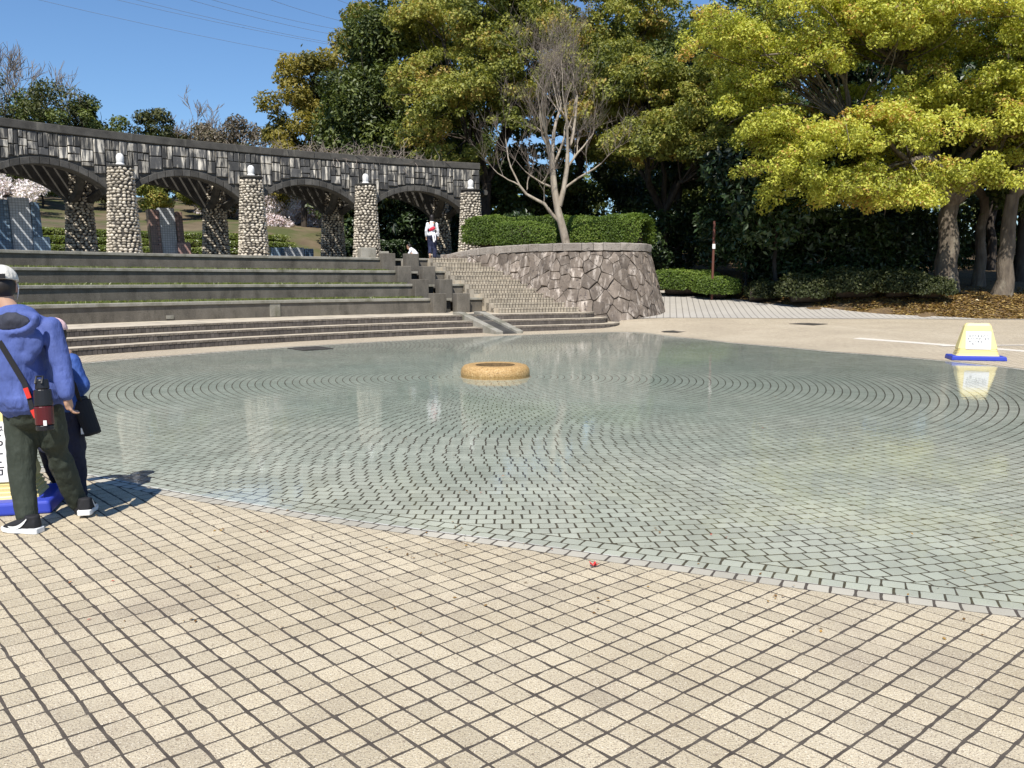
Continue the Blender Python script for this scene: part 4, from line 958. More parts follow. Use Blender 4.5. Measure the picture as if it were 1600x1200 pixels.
for i, (px, Y, h_, wd, lab) in enumerate(((478, 55, 12.5, 3.0, 'golden leaved tree above the left part of the pergola'), (570, 60, 17.0, 2.9, 'taller golden leaved tree between sky and dark evergreens'), (520, 58, 9.0, 2.6, 'short golden leaved tree just above the pergola'))):
    b = gbase(px, Y); b = (b[0], b[1], min(b[2], 3.2)); tree('golden_tree', lab, b, h_*.4, .22, [(0, 0, h_*.6, wd*.8, wd*.8, h_*.24), (-.5, 0, h_*.4, wd, wd*.8, h_*.16), (.4, 0, h_*.84, wd*.55, wd*.55, h_*.15)], 60, (.6, 1.15), 24000, .24, 'leaf_gold', 'bark_dark', 60+i, group='golden leaved trees', nlimb=16, lowcut=-.6, inner=.25)
# understory shrubs that close the wood
k = 0
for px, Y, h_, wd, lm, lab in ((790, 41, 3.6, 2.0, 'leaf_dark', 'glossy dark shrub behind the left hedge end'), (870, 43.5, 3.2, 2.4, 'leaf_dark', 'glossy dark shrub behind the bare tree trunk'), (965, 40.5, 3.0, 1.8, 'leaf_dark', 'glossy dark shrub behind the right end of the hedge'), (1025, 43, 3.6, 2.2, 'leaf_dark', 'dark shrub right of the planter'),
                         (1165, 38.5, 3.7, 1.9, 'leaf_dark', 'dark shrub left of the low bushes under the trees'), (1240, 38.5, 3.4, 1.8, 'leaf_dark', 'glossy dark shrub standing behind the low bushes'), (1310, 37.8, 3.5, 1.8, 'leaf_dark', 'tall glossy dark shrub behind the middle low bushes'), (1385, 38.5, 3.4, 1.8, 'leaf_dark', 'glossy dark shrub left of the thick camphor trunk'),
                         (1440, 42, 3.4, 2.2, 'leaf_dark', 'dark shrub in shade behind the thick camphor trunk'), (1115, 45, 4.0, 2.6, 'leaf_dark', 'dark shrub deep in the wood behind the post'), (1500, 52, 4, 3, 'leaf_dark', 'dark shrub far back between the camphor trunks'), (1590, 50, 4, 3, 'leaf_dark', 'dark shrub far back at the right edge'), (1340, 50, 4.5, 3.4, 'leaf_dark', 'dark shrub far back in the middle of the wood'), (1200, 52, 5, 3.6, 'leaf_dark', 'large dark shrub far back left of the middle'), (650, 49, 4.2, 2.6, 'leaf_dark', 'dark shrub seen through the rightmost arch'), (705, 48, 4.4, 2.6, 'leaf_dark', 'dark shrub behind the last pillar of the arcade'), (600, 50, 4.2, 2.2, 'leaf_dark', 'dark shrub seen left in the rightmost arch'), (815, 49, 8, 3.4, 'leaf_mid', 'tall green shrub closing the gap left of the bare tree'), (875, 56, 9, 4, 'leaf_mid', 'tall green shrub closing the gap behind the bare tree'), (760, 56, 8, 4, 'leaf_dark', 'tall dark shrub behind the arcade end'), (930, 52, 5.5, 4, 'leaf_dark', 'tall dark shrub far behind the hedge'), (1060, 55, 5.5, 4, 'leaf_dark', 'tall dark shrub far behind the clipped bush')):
    b = gbase(px, Y); k += 1
    tree('woodland_shrub', lab, b, h_*.3, .06, [(0, 0, h_*.52, wd, wd*.8, h_*.5)], 30, (.5, .9), 8000 if Y < 46 else 6000, .22 if Y < 46 else .32, lm, 'bark_dark', 80+k, 'shrub', 'dark understory shrubs', nlimb=8, lowcut=-1., inner=.35, twig=False)
# clipped hedges
def hedge(name, label, path, wd, z0, z1, n, lsize, lmat, cat='hedge', parent=None, sq=3.2, group=None, seed=5, wild=0.):
    """rounded hedge along path [(x,y)..]: dark twig core and a skin of small leaves"""
    rg = np.random.default_rng(seed); p = resample(path, .15); L = len(p)
    root = empty(name, (*p[L//2], z0), label, cat, group)
    i = rg.integers(0, L-1, n); d = p[np.minimum(i+1, L-1)]-p[np.maximum(i-1, 0)]; d /= np.linalg.norm(d, axis=1)[:, None]; nr = np.column_stack([-d[:, 1], d[:, 0]])
    th = rg.uniform(-.12*math.pi, 1.12*math.pi, n); c, s_ = np.cos(th), np.sin(th); q = (np.abs(c)**sq+np.abs(s_)**sq)**(-1/sq)
    e = np.minimum(i, L-1-i)*.15; ef = np.clip(e/(wd*.5), 0, 1); ef = np.sqrt(1-(1-ef)**2)
    nz = 1+.05*np.sin(i*.15*2.1)+.04*np.sin(i*.15*5.3+1); zc, hz = z0+(z1-z0)*.5, (z1-z0)*.5
    rr = 1-.22*rg.random(n)**2+rg.normal(0, .02+wild*.13, n)+wild*.16*np.sin(i*.9+th*5)*np.sin(i*.37+th*2.3)
    X = np.column_stack([p[i]+nr*(c*q*wd/2*np.maximum(ef, .12)*rr*nz)[:, None]+d*rg.normal(0, .08, n)[:, None], zc+s_*q*hz*(.55+.45*ef)*rr*nz])
    nrm = np.column_stack([nr*c[:, None], s_])*.8+rg.normal(0, .5, (n, 3))+np.array([0, 0, .25]); nrm /= np.linalg.norm(nrm, axis=1)[:, None]
    t_ = rg.normal(0, 1, (n, 3)); t_ -= (t_*nrm).sum(1)[:, None]*nrm; t_ /= np.linalg.norm(t_, axis=1)[:, None]; b_ = np.cross(nrm, t_); S = lsize*rg.uniform(.6, 1.3, n)[:, None]
    V = np.stack([X-t_*S*.5, X+b_*S*.32+nrm*S*.1, X+t_*S*.5, X-b_*S*.32+nrm*S*.1], 1).reshape(-1, 3); k = np.arange(n)*4
    lf = .5+.16*np.sin(i*.33+3*c)+rg.normal(0, .2, n)
    link('foliage', mesh_np('foliage', V, np.concatenate([np.stack([k, k+1, k+2], 1), np.stack([k, k+2, k+3], 1)]), lmat, attr=np.repeat(np.clip(lf, 0, 1), 4)), root)
    cm = MB(); m_ = 12; m3 = max(1, min(int(wd*.42/.15), L//2-2)); pc = p[m3:-m3:2] if L > 10 else p
    cm.tube([(x, y, zc) for x, y in pc], [(wd*.36, hz*.80)]*len(pc), m_).obj('twig_core', 'bark_dark', root, True)
    return root
hedge('clipped_hedge', 'long clipped green hedge along the back of the stone planter', [(-1.9, 35.6), (-.2, 35.6), (2, 35.4), (4.4, 34.9), (5.3, 33.9)], 1.7, 2.5, 4.18, 52000, .075, 'leaf_hedge', group='clipped hedges on the planter', seed=5)
hedge('clipped_hedge', 'smaller clipped hedge lobe in front of the long planter hedge, left of the trunk', [(-.6, 34.1), (.5, 33.9), (1.7, 33.85)], 1.25, 2.5, 3.85, 11000, .07, 'leaf_hedge', group='clipped hedges on the planter', seed=6)
# low bushes on the bank
for i, (px, py, Y, wd, h_, lab) in enumerate(((1072, 450, 38.5, 3.0, 1.15, 'low clipped bush with flat top beside the thin post'), (1120, 452, 37.2, 1.8, .95, 'small clipped bush right of the thin post'), (1262, 470, 34.4, 2.2, 1.05, 'loose low bush at the left of the row under the camphor'), (1335, 470, 34.0, 2.4, 1.05, 'loose low bush in the middle of the row under the camphor'), (1405, 470, 33.4, 1.9, .95, 'greyish low bush in front of the camphor trunk'), (1450, 474, 33.0, 1.6, .75, 'small dark low bush at the right end of the row'), (1192, 466, 36, 1.1, .8, 'small pale bush left of the row'))):
    x = at_px(px, Y); z = gzf(x, Y); hedge('low_bush', lab, [(x-wd/2, Y), (x, Y-.1), (x+wd/2, Y+.05)], 1.5 if i < 2 else 1.3, z-.05, z+h_, 12000 if i < 2 else 9000, .09 if i < 2 else .11, 'leaf_hedge' if i < 2 else 'leaf_bush', 'bush', group='low bushes on the bank', sq=2.6, seed=30+i, wild=.25 if i < 2 else 1.)
# dead leaves on the bank
def litter_pt():
    while True:
        x = random.uniform(6.5, 27); e = np.interp(x, [2, 7.1, 9.3, 12, 15.7, 25, 60], [52, 41.4, 37.6, 32.9, 30.3, 29.2, 27]); y = e+abs(random.gauss(0, 2.6))+.1
        if y < 46: return x, y, gzf(x, y)+.02
n = 26000; X = np.array([litter_pt() for _ in range(n)]); V, F, at = leaves(np.column_stack([X, np.full(n, .01)]), n, .13, rng, upb=2.2, droop=0, aspect=.6)
tag(link('fallen_leaves', mesh_np('fallen_leaves', V, F, 'leaf_litter', attr=at)), 'yellow brown dead leaves covering the bank under the trees', kind='stuff')

# bare tree in the planter
def bare(name, label, base, spec, seed, bark='bark_pale', twig_r=.008, depth=4, cat='tree', group=None, spread=.6):
    rg = np.random.default_rng(seed); root = empty(name, base, label, cat, group); tk, tw = MB(), MB()
    def grow(p, d, L, r, lev):
        pts = [p]; rad = [r]; k = 5
        for i in range(k):
            d = d+rg.normal(0, .10, 3)+np.array([0, 0, .05]); d /= np.linalg.norm(d); pts.append(pts[-1]+d*L/k); rad.append(r*(1-.5*(i+1)/k))
        (tk if r > max(.02, twig_r*1.1) else tw).tube(pts, rad, 8 if r > .05 else (5 if r > .02 else 3), False)
        if lev <= 0: return
        n_ = 3 if lev > 2 else 4
        for j in range(n_):
            t_ = rg.uniform(.35, 1.) if j else 1.; q = pts[min(int(t_*k), k)]; dd = d*rg.uniform(.8, 1.2)+rg.normal(0, spread, 3)*np.array([1, 1, .55])+np.array([0, 0, .35]); dd /= np.linalg.norm(dd)
            grow(q, dd, L*rg.uniform(.58, .82), max(rad[min(int(t_*k), k)]*rg.uniform(.55, .75), twig_r*.5), lev-1)
    for (pts, r1, r2, subs) in spec:
        pts = [np.array(p, float) for p in pts]; tk.tube(pts, list(np.linspace(r1, r2, len(pts))), 9, False)
        for (i, dirv, L, r, lev) in subs: dd = np.array(dirv, float); grow(pts[i], dd/np.linalg.norm(dd), L, r, lev)
    tk.obj('trunk', bark, root, True)
    if tw.v: link('twigs', mesh_np('twigs', tw.v, np.array(tw.f), 'twig', True), root)
    return root
Yt = 33.4; W = lambda px, py, dy=0: D(px, py, Yt+dy)
up = lambda x, z, y=0: (x, y, z)
bare('bare_tree', 'leafless grey tree with a split trunk rising from the planter', W(887, 392),
     [([W(887, 392), W(880, 360), W(872, 330), W(866, 295), W(863, 260), W(862, 240)], .17, .10, [(4, (-.5, .1, 1), 2.0, .07, 4), (5, (.05, .2, 1), 2.3, .08, 5), (5, (-.35, -.3, 1), 2.1, .07, 4), (4, (.4, .4, 1), 1.8, .06, 4), (3, (-.9, .2, .6), 1.3, .045, 3)]),
      ([W(874, 322), W(881, 295), W(886, 262), W(887, 240)], .11, .075, [(3, (.25, .1, 1), 2.2, .065, 5), (3, (-.1, -.3, 1), 2.1, .06, 4), (2, (.6, .3, 1), 1.7, .05, 4), (1, (.9, -.2, .6), 1.7, .05, 4)]),
      ([W(877, 350), W(862, 334), W(850, 318), W(838, 312), W(822, 303), W(812, 290)], .075, .045, [(5, (-.45, .1, 1), 1.9, .04, 4), (4, (.2, .4, 1), 1.1, .03, 3), (5, (-.9, -.1, .5), 1.2, .03, 3), (2, (.1, -.4, 1), 1.0, .03, 3)])], 3)
# left: cherries and shrubs beyond the arcade, hill top trees
for i, (px, Y, zc, wd, lab) in enumerate(((14, 50, 6.6, 2.6, 'pale blossoming cherry seen through the leftmost arch'), (452, 58, 6.5, 2.4, 'pale blossoming cherry seen through the third arch'), (490, 57, 6.0, 1.5, 'smaller blossoming cherry beside the rear pillar of the third arch'), (424, 54, 4.9, 1.0, 'low pale pink cherry in front of the larger one'), (350, 60, 6.2, 1.6, 'distant blossoming cherry seen through the second arch'))):
    b = gbase(px, Y); h_ = zc-b[2]; tree('cherry_tree', lab, (b[0], b[1], b[2]-.1), max(h_*.45, .4), .15, [(0, 0, h_, wd, wd*.8, wd*.62)], 46, (.35, .7), 11000, .17, 'blossom', 'bark_dark', 120+i, group='blossoming cherries', nlimb=22, lowcut=-.8, inner=.4)
for i, (px, Y, h_, wd, lm, lab) in enumerate(((250, 53, 4.6, 1.3, 'leaf_olive', 'round yellow green bush above the brown monument'), (75, 54, 4.2, 1.6, 'leaf_mid', 'green bush left of the first cobble pillar'), (320, 56, 3.6, 1.6, 'leaf_olive', 'olive bush left of the second pillar'), (366, 57, 3.4, 1.6, 'leaf_brown', 'brownish bush right of the second rear pillar'), (110, 62, 4.6, 3.2, 'leaf_mid', 'wide green bush high on the slope behind the first arch'), (20, 60, 4.2, 3.0, 'leaf_bush', 'wide dull bush high on the slope at the left edge'), (210, 63, 4.4, 3.0, 'leaf_bush', 'wide dull bush high on the slope behind the first pillar'), (300, 64, 4.4, 3.2, 'leaf_brown', 'wide brown bush high on the slope behind the second arch'), (390, 66, 4.6, 3.2, 'leaf_bush', 'wide dull bush high on the slope behind the second pillar'), (470, 68, 4.8, 3.4, 'leaf_mid', 'wide green bush high on the slope behind the third arch'), (545, 66, 5, 3.2, 'leaf_mid', 'wide green bush high on the slope behind the third pillar'), (178, 57, 2.6, 1.8, 'leaf_brown', 'brown bush low on the slope left of the first pillar'), (52, 57, 2.4, 1.8, 'leaf_bush', 'dull bush low on the slope near the blue monument'), (330, 59, 2.6, 2.0, 'leaf_bush', 'dull bush low on the slope behind the second rear pillar'), (508, 60, 2.6, 2.0, 'leaf_olive', 'olive bush low on the slope behind the third rear pillar'))):
    b = gbase(px, Y); tree('hill_bush', lab, b, h_*.3, .07, [(0, 0, h_*.58, wd, wd, h_*.4)], 24, (.4, .7), 9000, .17, lm, 'bark_dark', 140+i, 'bush', 'bushes on the hillside', nlimb=6, lowcut=-1., inner=.3, twig=False)
for i, (px, Y, zt, wd, lm, lab) in enumerate(((12, 72, 18.6, 3.4, 'leaf_mid', 'round dark pine above the left end of the arcade'), (88, 74, 18.2, 3.6, 'leaf_bush', 'brownish green tree mass above the first arch'), (128, 73, 17.4, 2.4, 'leaf_mid', 'dark green tree right of the brownish mass'), (168, 74, 16.6, 2.0, 'leaf_mid', 'small dark conifer above the first pillar'), (255, 76, 16., 2.2, 'leaf_bush', 'low olive shrub on the skyline left of the bare ones'), (372, 76, 15.8, 2.6, 'leaf_brown', 'brown green shrub on the skyline before the golden tree'), (310, 77, 15.8, 2.8, 'leaf_brown', 'dry brown shrub on the skyline between the arches'), (40, 80, 13, 6, 'leaf_bush', 'brown hedge of brush behind the left skyline trees'))):
    b = gbase(px, Y); h_ = zt-b[2]; tree('skyline_tree', lab, b, h_*.35, .15, [(0, 0, h_*.68, wd, wd*.8, h_*.30), (0, 0, h_*.35, wd*1.1, wd*.8, h_*.3)], 46, (wd*.24, wd*.42), 11000, .28, lm, 'bark_dark', 150+i, group='trees on the hill skyline', nlimb=10, lowcut=-.9, inner=.3)
for i, (px, Y, zt, lab) in enumerate(((62, 75, 20.5, 'tall bare leaning tree on the left skyline'), (118, 76, 17.2, 'short bare tree right of the leaning one'), (322, 78, 15.8, 'round bare tree on the skyline above the second arch'), (285, 78, 14.6, 'thin bare twiggy shrub on the skyline'))):
    b = np.array(gbase(px, Y)); h_ = zt-b[2]; ln = -.28 if i == 0 else .03
    bare('bare_hill_tree', lab, b, [([b, b+(ln*h_*.25, 0, h_*.3), b+(ln*h_*.5, 0, h_*.52)], .13, .08, [(2, (ln*1.4, 0, 1), h_*.3, .06, 4), (2, (.3, .2, 1), h_*.22, .05, 4), (1, (.4, 0, 1), h_*.25, .05, 4), (1, (-.3, .3, 1), h_*.2, .05, 4)])], 170+i, 'twig', .045, group='bare trees on the skyline')
# clipped rows on the slope beyond the arcade
for r in range(4):
    R = 48.6+1.35*r
    hedge('slope_hedge', ['lowest', 'second', 'third', 'uppermost'][r]+' clipped hedge row on the slope beyond the arcade', [pol(a, R)[:2] for a in np.linspace(-60, -29.5, 60)], .85, 2.35+.44*r, 2.35+.44*r+.46, 17000, .12, 'leaf_grass', group='hedge rows beyond the arcade', seed=200+r)
hedge('dark_hedge', 'dark clipped hedge behind the rightmost arch', [pol(a, 47.5)[:2] for a in np.linspace(-28.5, -21, 30)], 1.3, 2.0, 3.7, 14000, .13, 'leaf_dark', seed=210)
# the wood beyond, one dark mass
C = np.array([(random.uniform(-14, 62), random.uniform(74, 84), random.uniform(2, 11), random.uniform(1.6, 2.8)) for _ in range(240)])
V, F, at = leaves(C, 30000, .6, rng, aspect=.6)
tag(link('distant_wood', mesh_np('distant_wood', V, F, 'leaf_mid', attr=at)), 'dark mass of woodland closing the view behind the trees', kind='stuff')

# ------------------------------------------------------------------ signs
P('sign_yellow', (.84, .70, .30), .45); P('sign_blue', (.035, .06, .42), .45); P('paper', (.80, .80, .78), .7); P('ink', (.02, .02, .025), .6)
def text_mesh(body, size, name='lettering'):
    cu = bpy.data.curves.new('txt', 'FONT'); cu.body = body; cu.size = size; cu.align_x = 'CENTER'; cu.align_y = 'CENTER'; cu.space_line = 1.05; cu.offset = size*.012
    o = bpy.data.objects.new('txt', cu); col.objects.link(o); dg = bpy.context.evaluated_depsgraph_get(); dg.update()
    me = bpy.data.meshes.new_from_object(o.evaluated_get(dg)); bpy.data.objects.remove(o); me.name = name; me.materials.clear(); me.materials.append(MATS['ink']); return me
def sign(loc, rz, label, lines, tsize, H_=.74, wb=.80, wt=.46, db=.36, dt=.16, paper=(.46, .36, .40)):
    root = empty('floor_sign', loc, label, 'sign', None, rz)
    def add(nm, mb, mat, bv=0, smooth=False):
        o = bpy.data.objects.new(nm, mb.mesh(nm, mat, smooth)); col.objects.link(o); o.parent = root
        if bv: bevel(o, bv, 3)
        return o
    add('base', MB().box((0, 0, .045), (wb+.22, db+.24, .09), 0, .97), 'sign_blue', .02)
    b = MB(); z0 = .09; levels = []
    zs = [(z0, 1.0)]
    for k in range(4): zs += [(z0+.015+.03*k, 1.0-.012*k), (z0+.022+.03*k, .975-.012*k)]
    zs += [(.24, .94), (H_-.05, None), (H_, None)]
    v = []; fs = []
    for i, (z, k) in enumerate(zs):
        f = (z-z0)/(H_-z0); wx = wb+(wt-wb)*f; dy = db+(dt-db)*f; s_ = k if (k and k < 1 and i % 2 == 0) else 1.
        if i == len(zs)-1: wx *= .9; dy *= .75
        hx, hy = wx/2*s_, dy/2*s_; c = .03
        v += [(-hx+c, -hy, z), (hx-c, -hy, z), (hx, -hy+c, z), (hx, hy-c, z), (hx-c, hy, z), (-hx+c, hy, z), (-hx, hy-c, z), (-hx, -hy+c, z)]
    n = 8; fs = [(i*n+k, i*n+(k+1) % n, (i+1)*n+(k+1) % n, (i+1)*n+k) for i in range(len(zs)-1) for k in range(n)]+[tuple((len(zs)-1)*n+k for k in range(n))]
    add('body', MB().add(v, fs), 'sign_yellow')
    add('handle_slot', MB().box((0, 0, H_+.001), (.13, .035, .006)), 'slab_dark', .004)
    tilt = math.atan2((db-dt)/2, H_-z0); zc = paper[2]; fy = -(db+(dt-db)*((zc-z0)/(H_-z0)))/2
    M_ = Matrix.Translation((0, fy-.006, zc)) @ Matrix.Rotation(math.pi/2-tilt, 4, 'X')
    pm = MB().box((0, 0, 0), (paper[0], paper[1], .004)).mesh('notice', 'paper'); o = bpy.data.objects.new('notice', pm); col.objects.link(o); o.parent = root; o.matrix_basis = M_
    t_ = bpy.data.objects.new('lettering', text_mesh(lines, tsize)); col.objects.link(t_); t_.parent = o; t_.location = (0, 0, .0035)
    return root
q = U(1530, 563, .0); sign((q[0], q[1]+.15, 0), R_(-14), 'yellow plastic floor sign on a blue base across the pool on the right', '水がたまるので\nすべりやす、まや\nおいてあるいて\n　市　　　　　', .052)
q = U(8, 806, 0); sign((q[0]-.30, q[1]+.20, 0), R_(16), 'yellow plastic floor sign on a blue base behind the man in the cap', 'すべるので\nあるきまや\n気をつけて\nおいて　市', .088, H_=.76, wb=.84, wt=.50, paper=(.56, .42, .42))

# thin post with a small notice, loose kerb block, wires, petals
P('rust', (.13, .05, .035), .8)
b = gbase(1113, 36.6); r = empty('sign_post', b, 'thin rust brown post with a tiny white plate by the clipped bush', 'post')
MB().tube([(b[0], b[1], b[2]-.1), (b[0]+.02, b[1], b[2]+3.4)], .05, 8).obj('post', 'rust', r); MB().box((b[0]+.01, b[1]-.06, b[2]+2.35), (.12, .01, .20)).obj('plate', 'paper', r)
for px, py, Y, s_, lab in ((573, 396, 34.6, (.62, .5, .46), 'grey concrete block beside the third cobble pillar'), (600, 398, 34.2, (.32, .32, .30), 'small rounded stone stump left of the crouching child'), ):
    p_ = D(px, py, Y); bevel(tag(MB().box((p_[0], p_[1], TZ+s_[2]/2), s_, .5).obj('concrete_block', 'concrete_pale'), lab, 'block'), .03)
P('wire', (.20, .26, .36), .6)
for i, (a, b_) in enumerate((((20, -10), (500, 91)), ((150, -8), (600, 84)), ((195, -5), (560, 74)), ((280, -5), (560, 61)), ((315, -5), (560, 51)), ((410, -5), (580, 42)), ((515, -5), (620, 22)))):
    A, B = D(*a, 150), D(*b_, 190); pts = [A+(B-A)*t_+np.array([0, 0, -4*.5*t_*(1-t_)]) for t_ in np.linspace(-.6, 1.5, 14)]
    tag(MB().tube(pts, .035, 4).obj('power_line', 'wire', None, True), ['lowest and leftmost', 'second', 'third', 'fourth', 'fifth', 'sixth', 'uppermost and rightmost'][i]+' of the thin power lines crossing the blue sky', 'wire', 'power lines')
P('petal_red', (.55, .03, .03), .6)
p_ = U(928, 885, .004); mb = MB()
for k in range(5):
    t_ = 2*math.pi*k/5; mb.add([(p_[0], p_[1], .008), (p_[0]+.02*math.cos(t_-.5), p_[1]+.02*math.sin(t_-.5), .016), (p_[0]+.032*math.cos(t_), p_[1]+.032*math.sin(t_), .022+.004*k), (p_[0]+.02*math.cos(t_+.5), p_[1]+.02*math.sin(t_+.5), .014)], [(0, 1, 2, 3)])
tag(mb.obj('fallen_flower', 'petal_red'), 'small bright red fallen blossom on the tan setts', 'flower')
leafmat('debris', [(0, (.05, .035, .02)), (.5, (.20, .11, .04)), (.8, (.42, .26, .07)), (1, (.45, .08, .05))], .1, .02)
dp = []
for px, py in [(1075, 878), (1165, 906), (1240, 912), (1215, 933), (1212, 938), (720, 820), (725, 838), (610, 770), (748, 703), (705, 712), (720, 768), (985, 760), (1030, 828), (550, 850), (490, 845), (645, 866), (610, 862), (735, 852), (815, 856), (690, 870), (300, 800), (350, 806), (345, 830), (430, 650), (375, 655), (640, 686), (1180, 660), (1195, 668), (1290, 690), (1330, 700), (1240, 640), (1210, 620)]:
    p_ = U(px, py, 0); zz = WATER_Z+.004 if math.hypot(p_[0]-PC[0], p_[1]-PC[1]) < r0(p_[0], p_[1])-.15 else .008
    for _ in range(random.choice([1, 1, 2, 4])): dp.append((p_[0]+random.gauss(0, .03), p_[1]+random.gauss(0, .05), zz, .004))
for _ in range(150):
    p_ = U(random.uniform(100, 1600), random.uniform(590, 1000), 0); zz = WATER_Z+.004 if math.hypot(p_[0]-PC[0], p_[1]-PC[1]) < r0(p_[0], p_[1])-.15 else .006
    dp.append((p_[0], p_[1], zz, .003))
V, F, at = leaves(np.array(dp), len(dp), .022, rng, upb=3, droop=0, aspect=.55)
tag(link('plant_debris', mesh_np('plant_debris', V, F, 'debris', attr=at)), 'scattered bits of leaf and petal on the setts and water', kind='stuff')

# ------------------------------------------------------------------ people
P('skin', (.50, .30, .20), .5); P('hair', (.018, .014, .012), .5); P('black_cloth', (.012, .012, .014), .75); P('rubber_white', (.78, .78, .76), .6)
def cloth(name, c, var=.25, rough=.75, scale=14, bump=.25):
    return M(name, [(.3, tuple(q*(1-var*.5) for q in c)), (.7, tuple(min(1, q*(1+var*.5)) for q in c))], scale, 4, rough=rough, bump=.55, bscale=11, bdist=.05, spec=.35, st=(1, 1, .38))
cloth('jacket_blue', (.075, .11, .315)); cloth('hood_lining', (.035, .038, .055)); cloth('trouser_green', (.034, .042, .030)); cloth('cap_white', (.66, .63, .56)); cloth('jacket_child', (.035, .085, .30)); cloth('trouser_navy', (.018, .020, .042)); cloth('white_cloth', (.72, .72, .74)); cloth('navy_skirt', (.016, .02, .05)); cloth('red_cloth', (.62, .03, .06)); cloth('pink_cloth', (.66, .45, .46))
P('bottle_black', (.015, .015, .017), .35); P('bottle_red', (.09, .012, .014), .3); P('clip_red', (.65, .04, .03), .4)
def fused(name, build, mat, parent, voxel=.014, smooth=6, disp=0., dscale=.12):
    mb = MB(); build(mb); me = mb.mesh('tmp', mat); o = bpy.data.objects.new('tmp', me); col.objects.link(o)
    r = o.modifiers.new('r', 'REMESH'); r.mode = 'VOXEL'; r.voxel_size = voxel
    s_ = o.modifiers.new('s', 'SMOOTH'); s_.iterations = smooth; s_.factor = .5
    if disp:
        tx = bpy.data.textures.new(name, 'CLOUDS'); tx.noise_scale = dscale; tx.noise_depth = 2
        d = o.modifiers.new('d', 'DISPLACE'); d.texture = tx; d.strength = disp; d.mid_level = .5; d.texture_coords = 'GLOBAL'
    dg = bpy.context.evaluated_depsgraph_get(); dg.update(); me2 = bpy.data.meshes.new_from_object(o.evaluated_get(dg)); me2.name = name
    bpy.data.objects.remove(o); me2.materials.clear(); me2.materials.append(MATS[mat]); me2.polygons.foreach_set('use_smooth', np.ones(len(me2.polygons), bool))
    return link(name, me2, parent)
def limbt(mb, pts, rad, n=12):
    """tapered limb with rounded ends"""
    mb.tube(pts, rad, n)
    for p_, r_ in ((pts[0], rad[0]), (pts[-1], rad[-1])):
        r_ = r_ if hasattr(r_, '__len__') else (r_, r_); mb.ell(p_, (r_[0]*.98, max(r_)*.98, min(r_)*.98), 12, 8)
def hand(mb, wrist, d, side, sc_=1., curl=.5):
    """palm with five bent fingers; d pointing to fingertips, side = thumb direction"""
    d = Vector(d).normalized(); s_ = Vector(side).normalized(); s_ = (s_-d*s_.dot(d)).normalized(); nrm = d.cross(s_); w0 = Vector(wrist)
    mb.tube([w0, w0+d*.045*sc_, w0+d*.09*sc_], [(.026*sc_, .02*sc_), (.040*sc_, .02*sc_), (.038*sc_, .015*sc_)], 10)
    for k, (o_3, L) in enumerate(((.029, .068), (.010, .078), (-.010, .072), (-.028, .056))):
        p0 = w0+d*.082*sc_+s_*o_3*sc_; d1 = (d+nrm*curl*.5).normalized(); d2 = (d*.6+nrm*curl*1.6).normalized(); d3 = (d*.1+nrm*curl*2.0).normalized()
        p1 = p0+d1*L*.45*sc_; p2 = p1+d2*L*.32*sc_; p3 = p2+d3*L*.25*sc_; mb.tube([p0, p1, p2, p3], [.0095*sc_, .009*sc_, .008*sc_, .006*sc_], 8)
    t0 = w0+d*.03*sc_+s_*.028*sc_; t1 = t0+(d*.6+s_*.8).normalized()*.032*sc_; t2 = t1+(d+nrm*.4).normalized()*.028*sc_; mb.tube([t0, t1, t2], [.013*sc_, .011*sc_, .008*sc_], 8)
def head(mb, c, fwd, s_=1., tilt=0.):
    """skull, jaw, nose, ears; fwd = unit xy facing"""
    f = Vector((fwd[0], fwd[1], -tilt)).normalized(); sd = f.cross(Vector((0, 0, 1))).normalized(); u_ = sd.cross(f); R3 = Matrix((sd, f, u_)).transposed(); c = Vector(c)
    mb.ell(c+u_*.02*s_, (.075*s_, .094*s_, .10*s_), 16, 12, R3); mb.ell(c+f*.025*s_-u_*.055*s_, (.056*s_, .066*s_, .062*s_), 14, 10, R3)
    mb.ell(c+f*.097*s_-u_*.012*s_, (.012*s_, .018*s_, .022*s_), 8, 6, R3); mb.ell(c+f*.088*s_-u_*.055*s_, (.022*s_, .012*s_, .010*s_), 8, 6, R3)
    for e in (-1, 1): mb.ell(c+sd*.078*e*s_-f*.005*s_-u_*.005*s_, (.010*s_, .022*s_, .032*s_), 8, 8, R3); mb.ell(c+f*.085*s_+sd*.03*e*s_+u_*.012*s_, (.014*s_, .008*s_, .008*s_), 8, 6, R3)
    return f, sd, u_, R3
